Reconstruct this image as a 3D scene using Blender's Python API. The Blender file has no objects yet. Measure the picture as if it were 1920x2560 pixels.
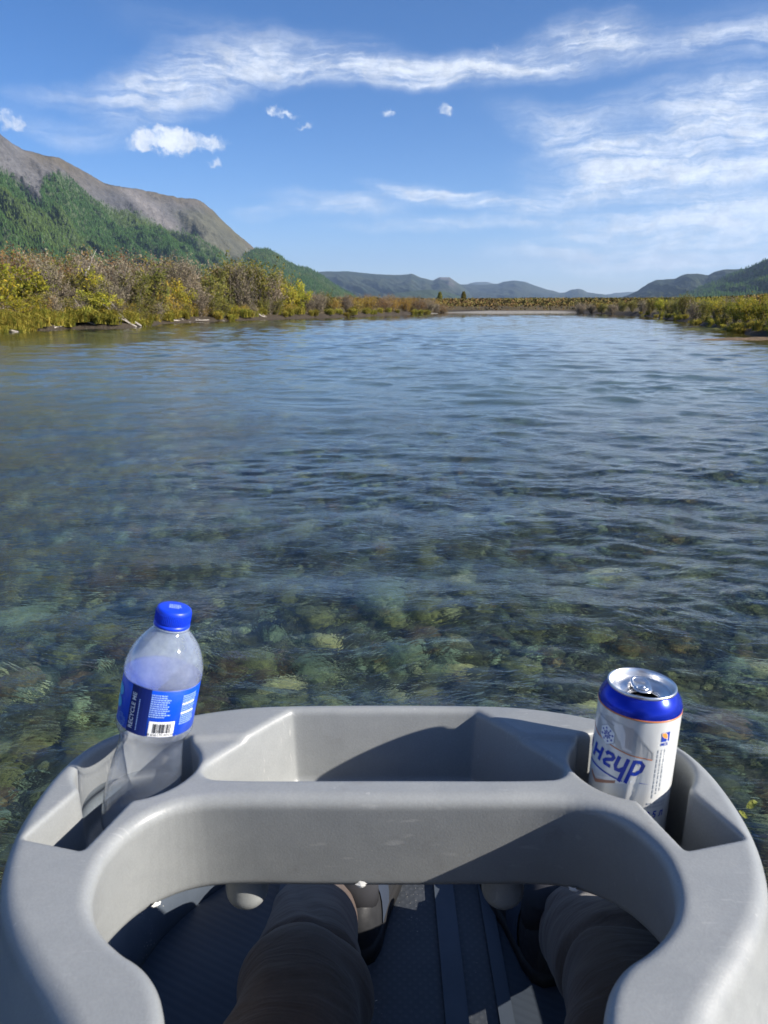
import bpy, bmesh, math, random
import numpy as np
from mathutils import Vector, Matrix, Quaternion, noise as mnoise

sc = bpy.context.scene
COL = sc.collection
R = math.radians
random.seed(7)
rng = np.random.default_rng(7)

# ------------------------------------------------------------------ camera
F, HZ, CAMH = 1900.0, 762.0, 1.2
PITCH = math.atan((1280 - HZ) / F)
CP, SP = math.cos(PITCH), math.sin(PITCH)
cam = bpy.data.cameras.new('camera')
cam.sensor_fit = 'HORIZONTAL'
cam.sensor_width = 36.0
cam.lens = 36.0 * F / 1920.0
cam.clip_start = 0.02
cam.clip_end = 60000
cam.dof.use_dof = True
cam.dof.focus_distance = 1.3
cam.dof.aperture_fstop = 22
camo = bpy.data.objects.new('camera', cam)
camo.location = (0, 0, CAMH)
camo.rotation_euler = (math.pi / 2 - PITCH, 0, 0)
COL.objects.link(camo)
sc.camera = camo

# ------------------------------------------------------------------ sun direction (towards the sun)
SUN = Vector((0.831, -0.291, 0.474)).normalized()
SUN_EL = math.asin(SUN.z)
SUN_AZ = math.atan2(SUN.x, SUN.y)          # clockwise from +Y, as the sky texture counts it
sun = bpy.data.lights.new('sun', 'SUN')
sun.energy = 5.0
sun.angle = R(0.53)
sun.color = (1.0, 0.93, 0.83)
suno = bpy.data.objects.new('sun', sun)
suno.rotation_euler = (-SUN).to_track_quat('-Z', 'Y').to_euler()
suno.location = (20, -8, 14)
COL.objects.link(suno)

sc.view_settings.view_transform = 'Standard'
sc.view_settings.look = 'None'
sc.view_settings.gamma = 1.0
sc.view_settings.use_curve_mapping = False
sc.view_settings.exposure = 1.0
sc.render.engine = 'CYCLES'
sc.cycles.use_denoising = True
sc.cycles.max_bounces = 10
sc.cycles.transparent_max_bounces = 12
sc.cycles.transmission_bounces = 8
sc.cycles.glossy_bounces = 4
sc.cycles.diffuse_bounces = 3
sc.cycles.volume_bounces = 0
sc.cycles.caustics_reflective = False
sc.cycles.caustics_refractive = True
sc.cycles.sample_clamp_indirect = 6.0

# ------------------------------------------------------------------ picture measures -> places
def ray(x, y):
    u = (x - 960) / F
    v = -(y - 1280) / F
    return (u, CP + v * SP, -SP + v * CP)

def at(x, y, z):
    """point of the place at height z seen in the photograph at (x, y)"""
    r = ray(x, y)
    t = (z - CAMH) / r[2]
    return (r[0] * t, r[1] * t, z)

def azel(x, y):
    r = ray(x, y)
    return math.degrees(math.atan2(r[0], r[1])), math.degrees(math.atan2(r[2], math.hypot(r[0], r[1])))

# ------------------------------------------------------------------ node helpers
class NT:
    def __init__(self, nt):
        self.nt = nt
    def n(self, t, **kw):
        nd = self.nt.nodes.new(t)
        for k, v in kw.items():
            setattr(nd, k, v)
        return nd
    def l(self, a, b):
        self.nt.links.new(a, b)
    def put(self, sock, v):
        if isinstance(v, bpy.types.NodeSocket):
            self.l(v, sock)
        elif v is not None:
            sock.default_value = v
    def m(self, op, a, b=None, c=None, clamp=False):
        nd = self.n('ShaderNodeMath', operation=op)
        nd.use_clamp = clamp
        self.put(nd.inputs[0], a)
        if b is not None: self.put(nd.inputs[1], b)
        if c is not None: self.put(nd.inputs[2], c)
        return nd.outputs[0]
    def vm(self, op, a, b=None, s=None):
        nd = self.n('ShaderNodeVectorMath', operation=op)
        self.put(nd.inputs[0], a)
        if b is not None: self.put(nd.inputs[1], b)
        if s is not None: self.put(nd.inputs['Scale'], s)
        return nd.outputs['Value' if op in ('LENGTH', 'DOT_PRODUCT') else 'Vector']
    def noise(self, vec, scale, detail=4, rough=0.55, dist=0.0, color=False):
        nd = self.n('ShaderNodeTexNoise')
        self.put(nd.inputs['Vector'], vec)
        nd.inputs['Scale'].default_value = scale
        nd.inputs['Detail'].default_value = detail
        nd.inputs['Roughness'].default_value = rough
        nd.inputs['Distortion'].default_value = dist
        return nd.outputs['Color' if color else 'Fac']
    def ss(self, x, a, b, lo=0.0, hi=1.0):
        nd = self.n('ShaderNodeMapRange', interpolation_type='SMOOTHSTEP')
        self.put(nd.inputs['Value'], x)
        nd.inputs['From Min'].default_value = a
        nd.inputs['From Max'].default_value = b
        nd.inputs['To Min'].default_value = lo
        nd.inputs['To Max'].default_value = hi
        return nd.outputs[0]
    def mapping(self, vec, loc=(0, 0, 0), rot=(0, 0, 0), scale=(1, 1, 1), t='POINT'):
        nd = self.n('ShaderNodeMapping', vector_type=t)
        self.put(nd.inputs['Vector'], vec)
        nd.inputs['Location'].default_value = loc
        nd.inputs['Rotation'].default_value = rot
        nd.inputs['Scale'].default_value = scale
        return nd.outputs[0]
    def mix(self, f, a, b, mode='MIX'):
        nd = self.n('ShaderNodeMix', data_type='RGBA', blend_type=mode)
        self.put(nd.inputs[0], f)
        self.put(nd.inputs[6], a)
        self.put(nd.inputs[7], b)
        return nd.outputs[2]
    def ramp(self, f, stops):
        nd = self.n('ShaderNodeValToRGB')
        cr = nd.color_ramp
        while len(cr.elements) < len(stops):
            cr.elements.new(0.5)
        for e, (p, c) in zip(cr.elements, stops):
            e.position = p
            e.color = (*c, 1) if len(c) == 3 else c
        self.put(nd.inputs[0], f)
        return nd.outputs[0]

def c4(c):
    return (c[0], c[1], c[2], 1.0)

def material(name):
    mt = bpy.data.materials.new(name)
    mt.use_nodes = True
    nt = mt.node_tree
    nt.nodes.clear()
    k = NT(nt)
    k.out = k.n('ShaderNodeOutputMaterial')
    return mt, k

def pbsdf(k, color, rough=0.5, metal=0.0, spec=0.5, normal=None, **kw):
    b = k.n('ShaderNodeBsdfPrincipled')
    k.put(b.inputs['Base Color'], color if isinstance(color, bpy.types.NodeSocket) else c4(color))
    k.put(b.inputs['Roughness'], rough)
    b.inputs['Metallic'].default_value = metal
    b.inputs['Specular IOR Level'].default_value = spec
    if normal is not None:
        k.l(normal, b.inputs['Normal'])
    for a, v in kw.items():
        k.put(b.inputs[a], v)
    return b

def bump(k, h, strength, dist, normal=None):
    b = k.n('ShaderNodeBump')
    b.inputs['Strength'].default_value = strength
    b.inputs['Distance'].default_value = dist
    k.l(h, b.inputs['Height'])
    if normal is not None:
        k.l(normal, b.inputs['Normal'])
    return b.outputs[0]

# ------------------------------------------------------------------ sky with clouds
def build_world():
    w = bpy.data.worlds.new('World')
    sc.world = w
    w.use_nodes = True
    nt = w.node_tree
    nt.nodes.clear()
    k = NT(nt)
    out = k.n('ShaderNodeOutputWorld')
    bg = k.n('ShaderNodeBackground')
    k.l(bg.outputs[0], out.inputs[0])
    sky = k.n('ShaderNodeTexSky', sky_type='NISHITA')
    sky.sun_disc = False
    sky.sun_elevation = SUN_EL
    sky.sun_rotation = SUN_AZ
    sky.altitude = 1500
    sky.air_density = 1.0
    sky.dust_density = 0.9
    sky.ozone_density = 3.0
    tc = k.n('ShaderNodeTexCoord')
    sep = k.n('ShaderNodeSeparateXYZ')
    k.l(k.vm('NORMALIZE', tc.outputs['Generated']), sep.inputs[0])
    az = k.m('MULTIPLY', k.m('ARCTAN2', sep.outputs[0], sep.outputs[1]), 57.29578)
    el = k.m('MULTIPLY', k.m('ARCSINE', sep.outputs[2]), 57.29578)
    cb = k.n('ShaderNodeCombineXYZ')
    k.l(az, cb.inputs[0]); k.l(el, cb.inputs[1])
    P = cb.outputs[0]
    # slow wander of the coordinates gives ragged outlines
    wn = k.noise(P, 0.16, 5, 0.6, 0, True)
    wv = k.vm('SCALE', k.vm('SUBTRACT', wn, (0.5, 0.5, 0.5)), s=5.0)
    PW = k.vm('ADD', P, k.vm('MULTIPLY', wv, (1.3, 0.42, 0)))
    wn2 = k.noise(P, 0.9, 4, 0.6, 0, True)
    PC = k.vm('ADD', P, k.vm('SCALE', k.vm('SUBTRACT', wn2, (0.5, 0.5, 0.5)), s=1.6))

    def blob(src, x, y, rx, ry, rot=0.0, gain=1.0, soft=0.0):
        a0, e0 = azel(x * 1.1573, y * 1.1573)
        d = 0.0349
        q = k.mapping(src, (a0, e0, 0), (0, 0, R(rot)), (rx * d, ry * d, 1), 'TEXTURE')
        return k.ss(k.vm('LENGTH', q), 1.0, soft, 0.0, gain)

    def total(bl):
        s = bl[0]
        for b in bl[1:]:
            s = k.m('ADD', s, b)
        return s
    streak = total([
        blob(PW, 430, 170, 330, 80, 12, 0.62), blob(PW, 340, 215, 210, 110, 25, 0.6),
        blob(PW, 760, 150, 470, 46, 0, 0.72), blob(PW, 1060, 142, 420, 42, 4, 0.74), blob(PW, 900, 158, 300, 26, 2, 0.5),
        blob(PW, 1250, 92, 175, 68, 5, 1.0), blob(PW, 1540, 98, 420, 40, 5, 0.62), blob(PW, 1600, 60, 300, 70, 0, 0.3),
        blob(PW, 560, 95, 460, 70, -8, 0.34), blob(PW, 700, 100, 260, 50, 0, 0.25),
        blob(PW, 1440, 205, 480, 48, 8, 0.5), blob(PW, 1600, 195, 220, 40, 10, 0.6),
        blob(PW, 1230, 280, 250, 60, -18, 0.62), blob(PW, 1480, 325, 440, 105, 4, 1.0),
        blob(PW, 1640, 290, 320, 110, 10, 0.9), blob(PW, 1420, 390, 440, 55, 8, 0.9),
        blob(PW, 1640, 440, 480, 55, 6, 0.7), blob(PW, 1560, 495, 600, 75, 5, 1.15),
        blob(PW, 1380, 522, 380, 36, 3, 0.9), blob(PW, 1480, 565, 450, 38, 2, 1.0),
        blob(PW, 720, 430, 230, 24, -2, 0.6), blob(PW, 720, 455, 260, 24, 0, 0.75),
        blob(PW, 910, 418, 175, 26, -9, 1.15), blob(PW, 1040, 440, 230, 22, -4, 1.1),
        blob(PW, 1000, 485, 420, 24, 1, 0.75), blob(PW, 110, 205, 170, 34, 4, 0.4),
        blob(PW, 100, 280, 180, 36, -8, 0.5), blob(PW, 560, 465, 90, 26, 0, 0.4)])
    # thin high cloud over the rest of the sky, as much of it as there is in view
    back = k.m('MULTIPLY', k.ss(k.m('ABSOLUTE', k.m('SUBTRACT', az, 3.0)), 32, 55), 1.0)
    up = k.ss(el, 27, 36)
    rest = k.m('MAXIMUM', back, up)
    cov = k.ss(k.noise(k.mapping(PW, (31, 7, 0), (0, 0, 0), (0.03, 0.09, 1)), 1.0, 3, 0.5), 0.47, 0.68, 0, 0.9)
    streak = k.m('ADD', streak, k.m('MULTIPLY', rest, cov))
    fine = k.noise(k.mapping(PW, (0, 0, 0), (0, 0, R(-7)), (0.13, 0.95, 1)), 1.0, 9, 0.64, 0.6)
    fine2 = k.noise(k.mapping(PW, (9, 4, 0), (0, 0, R(18)), (0.42, 1.7, 1)), 1.0, 8, 0.68, 0.5)
    tex = k.m('ADD', k.m('MULTIPLY', fine, 0.62), k.m('MULTIPLY', fine2, 0.38))
    tex = k.ss(tex, 0.33, 0.66)
    cirrus = k.m('MULTIPLY', k.m('MINIMUM', streak, 1.15), k.m('ADD', k.m('MULTIPLY', tex, 0.66), 0.22))
    cirrus = k.ss(cirrus, -0.06, 1.15, 0, 0.90)
    cirrus = k.m('MULTIPLY', cirrus, k.ss(streak, 0.0, 0.25))
    puffs = total([
        blob(PC, 345, 298, 78, 36, 0, 1.0), blob(PC, 300, 308, 62, 22, 0, 0.9), blob(PC, 440, 308, 82, 26, -6, 1.0),
        blob(PC, 385, 300, 80, 30, -4, 0.8), blob(PC, 395, 326, 50, 18, 0, 0.6),
        blob(PC, 460, 354, 24, 13, 0, 0.95), blob(PC, 585, 238, 27, 16, 0, 0.85), blob(PC, 622, 251, 40, 10, 0, 0.7),
        blob(PC, 840, 246, 24, 14, 8, 0.85), blob(PC, 962, 240, 22, 15, -30, 0.8), blob(PC, 655, 272, 32, 9, 0, 0.5),
        blob(PC, 20, 264, 50, 28, 0, 0.85), blob(PC, 1270, 80, 110, 42, 6, 0.55), blob(PC, 1060, 118, 60, 24, 15, 0.4)])
    pn = k.noise(PC, 1.0, 8, 0.66)
    puff = k.ss(k.m('ADD', k.m('MINIMUM', puffs, 1.0), k.m('MULTIPLY', k.m('SUBTRACT', pn, 0.5), 2.6)), 0.12, 1.35, 0, 0.92)
    puff = k.m('MULTIPLY', puff, k.ss(puffs, 0.02, 0.45))
    dens = k.m('MAXIMUM', cirrus, puff)
    shade = k.ss(k.noise(PC, 0.8, 6, 0.6), 0.3, 0.7, 0.74, 1.0)
    hs = k.n('ShaderNodeHueSaturation')
    hs.inputs['Saturation'].default_value = 1.28
    hs.inputs['Value'].default_value = 1.0
    k.l(sky.outputs[0], hs.inputs['Color'])
    white = k.mix(1.0, (8.6, 9.0, 9.5, 1), shade, 'MULTIPLY')
    low = k.m('ADD', 0.90, k.m('MULTIPLY', 0.42, k.m('POWER', 2.71828, k.m('DIVIDE', k.m('MAXIMUM', el, 0.0), -9.0))))
    blue = k.vm('SCALE', k.mix(1.0, hs.outputs[0], (0.90, 0.88, 1.04, 1), 'MULTIPLY'), s=low)
    k.l(k.mix(dens, blue, white), bg.inputs[0])
    bg.inputs[1].default_value = 0.072
    w.cycles.sampling_method = 'MANUAL'
    w.cycles.sample_map_resolution = 512
build_world()

# ------------------------------------------------------------------ object helpers
def new_mesh(name, verts, faces, mat=None, parent=None, smooth=False, loc=None):
    me = bpy.data.meshes.new(name)
    if isinstance(verts, np.ndarray):
        verts = verts.astype(np.float32)
        nv = len(verts)
        me.vertices.add(nv)
        me.vertices.foreach_set('co', verts.ravel())
        faces = np.asarray(faces, dtype=np.int32)
        nf, kk = faces.shape
        me.loops.add(nf * kk)
        me.loops.foreach_set('vertex_index', faces.ravel())
        me.polygons.add(nf)
        me.polygons.foreach_set('loop_start', np.arange(0, nf * kk, kk, dtype=np.int32))
        me.update(calc_edges=True)
        me.validate()
    else:
        me.from_pydata(verts, [], faces)
        me.update()
    if smooth:
        me.polygons.foreach_set('use_smooth', np.ones(len(me.polygons), dtype=bool))
    if mat: me.materials.append(mat)
    o = bpy.data.objects.new(name, me)
    if loc is not None: o.location = loc
    COL.objects.link(o)
    if parent is not None: o.parent = parent
    return o

def from_bm(name, bm, mat=None, parent=None, smooth=True):
    me = bpy.data.meshes.new(name)
    bm.normal_update()
    bm.to_mesh(me)
    bm.free()
    if smooth:
        me.polygons.foreach_set('use_smooth', np.ones(len(me.polygons), dtype=bool))
    if mat: me.materials.append(mat)
    o = bpy.data.objects.new(name, me)
    COL.objects.link(o)
    if parent is not None: o.parent = parent
    return o

def tag(o, label, cat, group=None):
    o['label'] = label
    o['category'] = cat
    if group: o['group'] = group
    return o

def kind(o, k):
    o['kind'] = k
    return o

def empty(name, loc=(0, 0, 0)):
    o = bpy.data.objects.new(name, None)
    o.empty_display_size = 0.1
    o.location = loc
    COL.objects.link(o)
    return o

def copy_tree(o, parent=None):
    c = o.copy()
    COL.objects.link(c)
    c.parent = parent
    for ch in o.children:
        copy_tree(ch, c)
    return c

def lathe(profile, seg=48, cap_start=False, cap_end=False):
    """profile: (radius, z) pairs -> bmesh"""
    bm = bmesh.new()
    rings = []
    for r, z in profile:
        rings.append([bm.verts.new((r * math.cos(2 * math.pi * i / seg), r * math.sin(2 * math.pi * i / seg), z)) for i in range(seg)])
    for a, b in zip(rings, rings[1:]):
        for i in range(seg):
            j = (i + 1) % seg
            bm.faces.new((a[i], a[j], b[j], b[i]))
    if cap_start: bm.faces.new(list(reversed(rings[0])))
    if cap_end: bm.faces.new(rings[-1])
    return bm

def tube(bm, pts, radii, seg=8, caps=True):
    """tapered tube through pts"""
    pts = [Vector(p) for p in pts]
    rings = []
    up = Vector((0, 0, 1))
    for i, p in enumerate(pts):
        d = (pts[min(i + 1, len(pts) - 1)] - pts[max(i - 1, 0)]).normalized()
        a = d.cross(up)
        if a.length < 1e-3: a = d.cross(Vector((0, 1, 0)))
        a.normalize()
        b = d.cross(a).normalized()
        r = radii[i] if hasattr(radii, '__len__') else radii
        rings.append([bm.verts.new(p + a * (r * math.cos(2 * math.pi * k / seg)) + b * (r * math.sin(2 * math.pi * k / seg))) for k in range(seg)])
    for a, b in zip(rings, rings[1:]):
        for k in range(seg):
            j = (k + 1) % seg
            bm.faces.new((a[k], a[j], b[j], b[k]))
    if caps:
        bm.faces.new(list(reversed(rings[0])))
        bm.faces.new(rings[-1])
    return rings

def vnoise(x, y, f, seed=0, octaves=4, rough=0.5):
    """value noise on arrays"""
    tot = np.zeros_like(x, dtype=np.float64)
    amp, nrm = 1.0, 0.0
    for o in range(octaves):
        X = x * f + 17.3 * o + seed * 3.7
        Y = y * f - 9.1 * o + seed * 5.3
        xi, yi = np.floor(X).astype(np.int64), np.floor(Y).astype(np.int64)
        fx, fy = X - xi, Y - yi
        fx = fx * fx * (3 - 2 * fx); fy = fy * fy * (3 - 2 * fy)
        def h(a, b):
            n = (a * 374761393 + b * 668265263 + seed * 2246822519 + o * 3266489917) & 0xFFFFFFFF
            n = ((n ^ (n >> 13)) * 1274126177) & 0xFFFFFFFF
            return ((n ^ (n >> 16)) & 0xFFFF) / 65535.0
        v = (h(xi, yi) * (1 - fx) + h(xi + 1, yi) * fx) * (1 - fy) + (h(xi, yi + 1) * (1 - fx) + h(xi + 1, yi + 1) * fx) * fy
        tot += amp * (v - 0.5) * 2
        nrm += amp
        amp *= rough
        f = f * 2.03
    return tot / nrm

def poly_sdf(poly, X, Y):
    """signed distance to a closed polygon, negative inside"""
    poly = np.asarray(poly, dtype=np.float64)
    d = np.full(X.shape, 1e18)
    s = np.ones(X.shape)
    n = len(poly)
    for i in range(n):
        ax, ay = poly[i]
        bx, by = poly[(i + 1) % n]
        ex, ey = bx - ax, by - ay
        wx, wy = X - ax, Y - ay
        t = np.clip((wx * ex + wy * ey) / max(ex * ex + ey * ey, 1e-18), 0, 1)
        d = np.minimum(d, (wx - ex * t) ** 2 + (wy - ey * t) ** 2)
        c1, c2, c3 = Y >= ay, Y < by, ex * wy > ey * wx
        flip = (c1 & c2 & c3) | (~c1 & ~c2 & ~c3)
        s = np.where(flip, -s, s)
    return s * np.sqrt(d)

def set_color(o, name, cols):
    ca = o.data.color_attributes.new(name, 'FLOAT_COLOR', 'POINT')
    a = np.ones((len(cols), 4), dtype=np.float32)
    a[:, :3] = cols
    ca.data.foreach_set('color', a.ravel())

# ------------------------------------------------------------------ the river's outline
def wl(pts):
    return [at(x, y, 0.0)[:2] for x, y in pts]
left_line = wl([(0, 833), (63, 829), (169, 823), (295, 821), (363, 817), (401, 809), (477, 806), (540, 804), (658, 799), (767, 796),
                (857, 793), (966, 789), (1056, 786), (1103, 783.5)])
bar_line = wl([(1180, 783), (1300, 783), (1435, 783)])
right_line = wl([(1480, 784), (1525, 786), (1588, 789), (1635, 793), (1673, 800), (1729, 808), (1760, 815), (1800, 823), (1850, 832), (1925, 844)])
CHAN = ([(-15.0, -200), (-14.5, -20), (-15.0, 10)] + [tuple(p) for p in left_line] + [(-2.0, 126), (2, 128)]
        + [tuple(p) for p in bar_line] + [tuple(p) for p in right_line] + [(15.5, 12), (15.5, -20), (16, -200)])

def ground_h(X, Y):
    X = np.asarray(X, dtype=np.float64); Y = np.asarray(Y, dtype=np.float64)
    d = np.full(X.shape, 60.0)
    near = (np.abs(X) < 160) & (Y > -260) & (Y < 260)
    dd = poly_sdf(CHAN, X[near], Y[near])
    d[near] = dd
    dj = d + 0.45 * vnoise(X, Y, 0.6, 3, 3)
    bed = -np.clip(0.10 + 0.16 * (-dj), 0, 0.62) + 0.05 * vnoise(X, Y, 0.8, 5, 3)
    bed = bed - 0.50 * np.clip((Y - 6.0) / 9.0, 0, 1) * np.clip(-dj / 5.0, 0, 1)
    bank = 0.02 + 0.36 * np.clip(dj / 0.6, 0, 1) ** 0.7 + 0.5 * np.clip((dj - 1) / 9, 0, 1) + 0.5 * np.clip((dj - 10) / 40, 0, 1)
    bank += 0.10 * vnoise(X, Y, 0.35, 8, 4) * np.clip(dj / 1.5, 0, 1)
    # the gravel bar rises gently from the water
    bar = (X > 3) & (X < 31) & (Y > 100) & (Y < 126)
    bank = np.where(bar, np.minimum(bank, 0.03 + 0.042 * np.maximum(dj, 0)), bank)
    h = np.where(dj < 0, bed, bank)
    return h, d

def gh1(x, y):
    h, d = ground_h(np.array([x]), np.array([y]))
    return float(h[0])

def axis(lim0, lim1, d0, g):
    p, out = 0.0, [0.0]
    while p < lim1:
        p += d0 + g * p
        out.append(p)
    q, neg = 0.0, []
    while q > lim0:
        q -= d0 + g * abs(q)
        neg.append(q)
    return np.array(sorted(neg) + out)

def grid_mesh(xs, ys, hf):
    X, Y = np.meshgrid(xs, ys)
    H = hf(X, Y)
    V = np.stack([X.ravel(), Y.ravel(), H.ravel()], 1)
    nx, ny = len(xs), len(ys)
    i = np.arange(nx * ny).reshape(ny, nx)
    Fc = np.stack([i[:-1, :-1], i[:-1, 1:], i[1:, 1:], i[1:, :-1]], -1).reshape(-1, 4)
    return V, Fc

def mat_ground():
    mt, k = material('ground_soil')
    g = k.n('ShaderNodeNewGeometry')
    sep = k.n('ShaderNodeSeparateXYZ')
    k.l(g.outputs['Position'], sep.inputs[0])
    z = sep.outputs[2]
    n1 = k.noise(g.outputs['Position'], 0.9, 6, 0.6)
    n2 = k.noise(g.outputs['Position'], 9.0, 5, 0.65)
    vor = k.n('ShaderNodeTexVoronoi')
    vor.inputs['Scale'].default_value = 13.0
    k.l(k.vm('ADD', g.outputs['Position'], k.vm('SCALE', k.noise(g.outputs['Position'], 5, 3, 0.5, 0, True), s=0.10)), vor.inputs['Vector'])
    bedc = k.ramp(vor.outputs['Color'], [(0.0, (0.014, 0.017, 0.012)), (0.3, (0.050, 0.056, 0.029)), (0.55, (0.024, 0.031, 0.021)), (0.8, (0.090, 0.088, 0.041)), (1.0, (0.054, 0.037, 0.015))])
    bedc = k.mix(k.ss(vor.outputs['Distance'], 0.0, 0.5, 0.0, 0.7), bedc, (0.03, 0.036, 0.03, 1))
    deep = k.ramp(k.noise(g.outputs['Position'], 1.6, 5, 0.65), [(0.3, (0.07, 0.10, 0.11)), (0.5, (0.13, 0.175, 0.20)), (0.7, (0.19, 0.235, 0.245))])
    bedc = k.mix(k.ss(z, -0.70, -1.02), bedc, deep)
    land = k.ramp(n1, [(0.3, (0.10, 0.085, 0.035)), (0.5, (0.15, 0.105, 0.05)), (0.7, (0.115, 0.11, 0.035))])
    land = k.mix(k.ss(n2, 0.35, 0.7), land, (0.07, 0.055, 0.03, 1))
    soil = k.ramp(n2, [(0.3, (0.025, 0.019, 0.013)), (0.7, (0.075, 0.058, 0.040))])
    bank = k.mix(k.ss(z, 0.28, 0.50), soil, land)
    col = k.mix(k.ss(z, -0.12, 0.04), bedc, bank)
    # bare gravel of the far bar
    sx = k.m('ABSOLUTE', k.m('SUBTRACT', sep.outputs[0], 17.0))
    sy = k.m('ABSOLUTE', k.m('SUBTRACT', sep.outputs[1], 114.5))
    barm = k.m('MULTIPLY', k.ss(k.m('ADD', sx, k.m('MULTIPLY', n1, 3.0)), 15, 11), k.ss(k.m('ADD', sy, k.m('MULTIPLY', n1, 2.5)), 10.5, 8.0))
    grav = k.ramp(k.noise(g.outputs['Position'], 3.0, 6, 0.7), [(0.3, (0.15, 0.135, 0.11)), (0.7, (0.37, 0.35, 0.31))])
    col = k.mix(barm, col, grav)
    h = k.m('ADD', k.m('MULTIPLY', vor.outputs['Distance'], -1.0), n2)
    b = pbsdf(k, col, 0.85, 0, 0.3, bump(k, h, 0.7, 0.05))
    k.l(b.outputs[0], k.out.inputs[0])
    return mt

xs = axis(-14000, 14000, 0.22, 0.03)
ys = axis(-9000, 16000, 0.22, 0.03)
V, Fc = grid_mesh(xs, ys, lambda X, Y: ground_h(X, Y)[0])
ground = kind(new_mesh('ground', V, Fc, mat_ground(), smooth=True), 'structure')

# ------------------------------------------------------------------ water
def mat_water():
    mt, k = material('river_water')
    tc = k.n('ShaderNodeTexCoord')
    P = tc.outputs['Object']
    wv = k.vm('SCALE', k.vm('SUBTRACT', k.noise(P, 0.35, 3, 0.5, 0, True), (0.5, 0.5, 0.5)), s=1.6)
    Q = k.vm('ADD', P, wv)
    n0 = k.noise(k.mapping(Q, rot=(0, 0, R(12)), scale=(0.45, 1.25, 1)), 1.0, 2, 0.5)
    n1 = k.noise(k.mapping(Q, rot=(0, 0, R(-16)), scale=(1.9, 4.6, 1)), 1.0, 3, 0.55, 0.4)
    n2 = k.noise(k.mapping(Q, rot=(0, 0, R(24)), scale=(6.0, 13.0, 1)), 1.0, 3, 0.6, 0.8)
    n3 = k.noise(k.mapping(Q, rot=(0, 0, R(-8)), scale=(19.0, 34.0, 1)), 1.0, 2, 0.55, 0.5)
    ridge = k.m('SUBTRACT', 1.0, k.m('ABSOLUTE', k.m('MULTIPLY', k.m('SUBTRACT', n2, 0.5), 4.0)))
    patch = k.ss(k.noise(k.mapping(P, scale=(0.10, 0.045, 1)), 1.0, 3, 0.6), 0.35, 0.65, 0.45, 1.2)
    h = k.m('MULTIPLY', n0, 0.008)
    h = k.m('ADD', h, k.m('MULTIPLY', n1, 0.004))
    spp = k.n('ShaderNodeSeparateXYZ'); k.l(P, spp.inputs[0])
    rif = k.ss(k.m('ADD', spp.outputs[1], k.m('MULTIPLY', k.m('SUBTRACT', n0, .5), 8.0)), 26.0, 4.0, 0.22, 1.0)
    n4 = k.noise(k.mapping(Q, rot=(0, 0, R(15)), scale=(48.0, 80.0, 1)), 1.0, 2, 0.55, 0.4)
    f_ = k.m('ADD', k.m('MULTIPLY', ridge, 0.0026), k.m('ADD', k.m('MULTIPLY', n2, 0.0060), k.m('ADD', k.m('MULTIPLY', n3, 0.0056), k.m('MULTIPLY', n4, 0.0014))))
    h = k.m('ADD', h, k.m('MULTIPLY', f_, rif))
    h = k.m('MULTIPLY', h, patch)
    nrm = bump(k, h, 1.0, 1.0)
    fr = k.n('ShaderNodeFresnel')
    # the same share mirrors from above and below, so the sun gets through to the bed
    gb = k.n('ShaderNodeNewGeometry')
    k.l(k.m('ADD', k.m('MULTIPLY', gb.outputs['Backfacing'], 1 / 1.40 - 1.40), 1.40), fr.inputs['IOR'])
    k.l(nrm, fr.inputs['Normal'])
    tr = k.n('ShaderNodeBsdfTransparent')
    tr.inputs[0].default_value = (0.86, 0.96, 0.86, 1)
    rf = k.n('ShaderNodeBsdfRefraction')
    rf.inputs['Color'].default_value = (0.91, 0.97, 0.85, 1)
    rf.inputs['IOR'].default_value = 1.333
    rf.inputs['Roughness'].default_value = 0.0
    k.l(nrm, rf.inputs['Normal'])
    gl = k.n('ShaderNodeBsdfGlossy')
    gl.inputs['Roughness'].default_value = 0.03
    gl.inputs['Color'].default_value = (1, 1, 1, 1)
    k.l(nrm, gl.inputs['Normal'])
    mx = k.n('ShaderNodeMixShader')
    mx.inputs[0].default_value = 0.78
    k.l(tr.outputs[0], mx.inputs[1]); k.l(rf.outputs[0], mx.inputs[2])
    m2 = k.n('ShaderNodeMixShader')
    k.l(fr.outputs[0], m2.inputs[0])
    k.l(mx.outputs[0], m2.inputs[1]); k.l(gl.outputs[0], m2.inputs[2])
    k.l(m2.outputs[0], k.out.inputs[0])
    return mt

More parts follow.
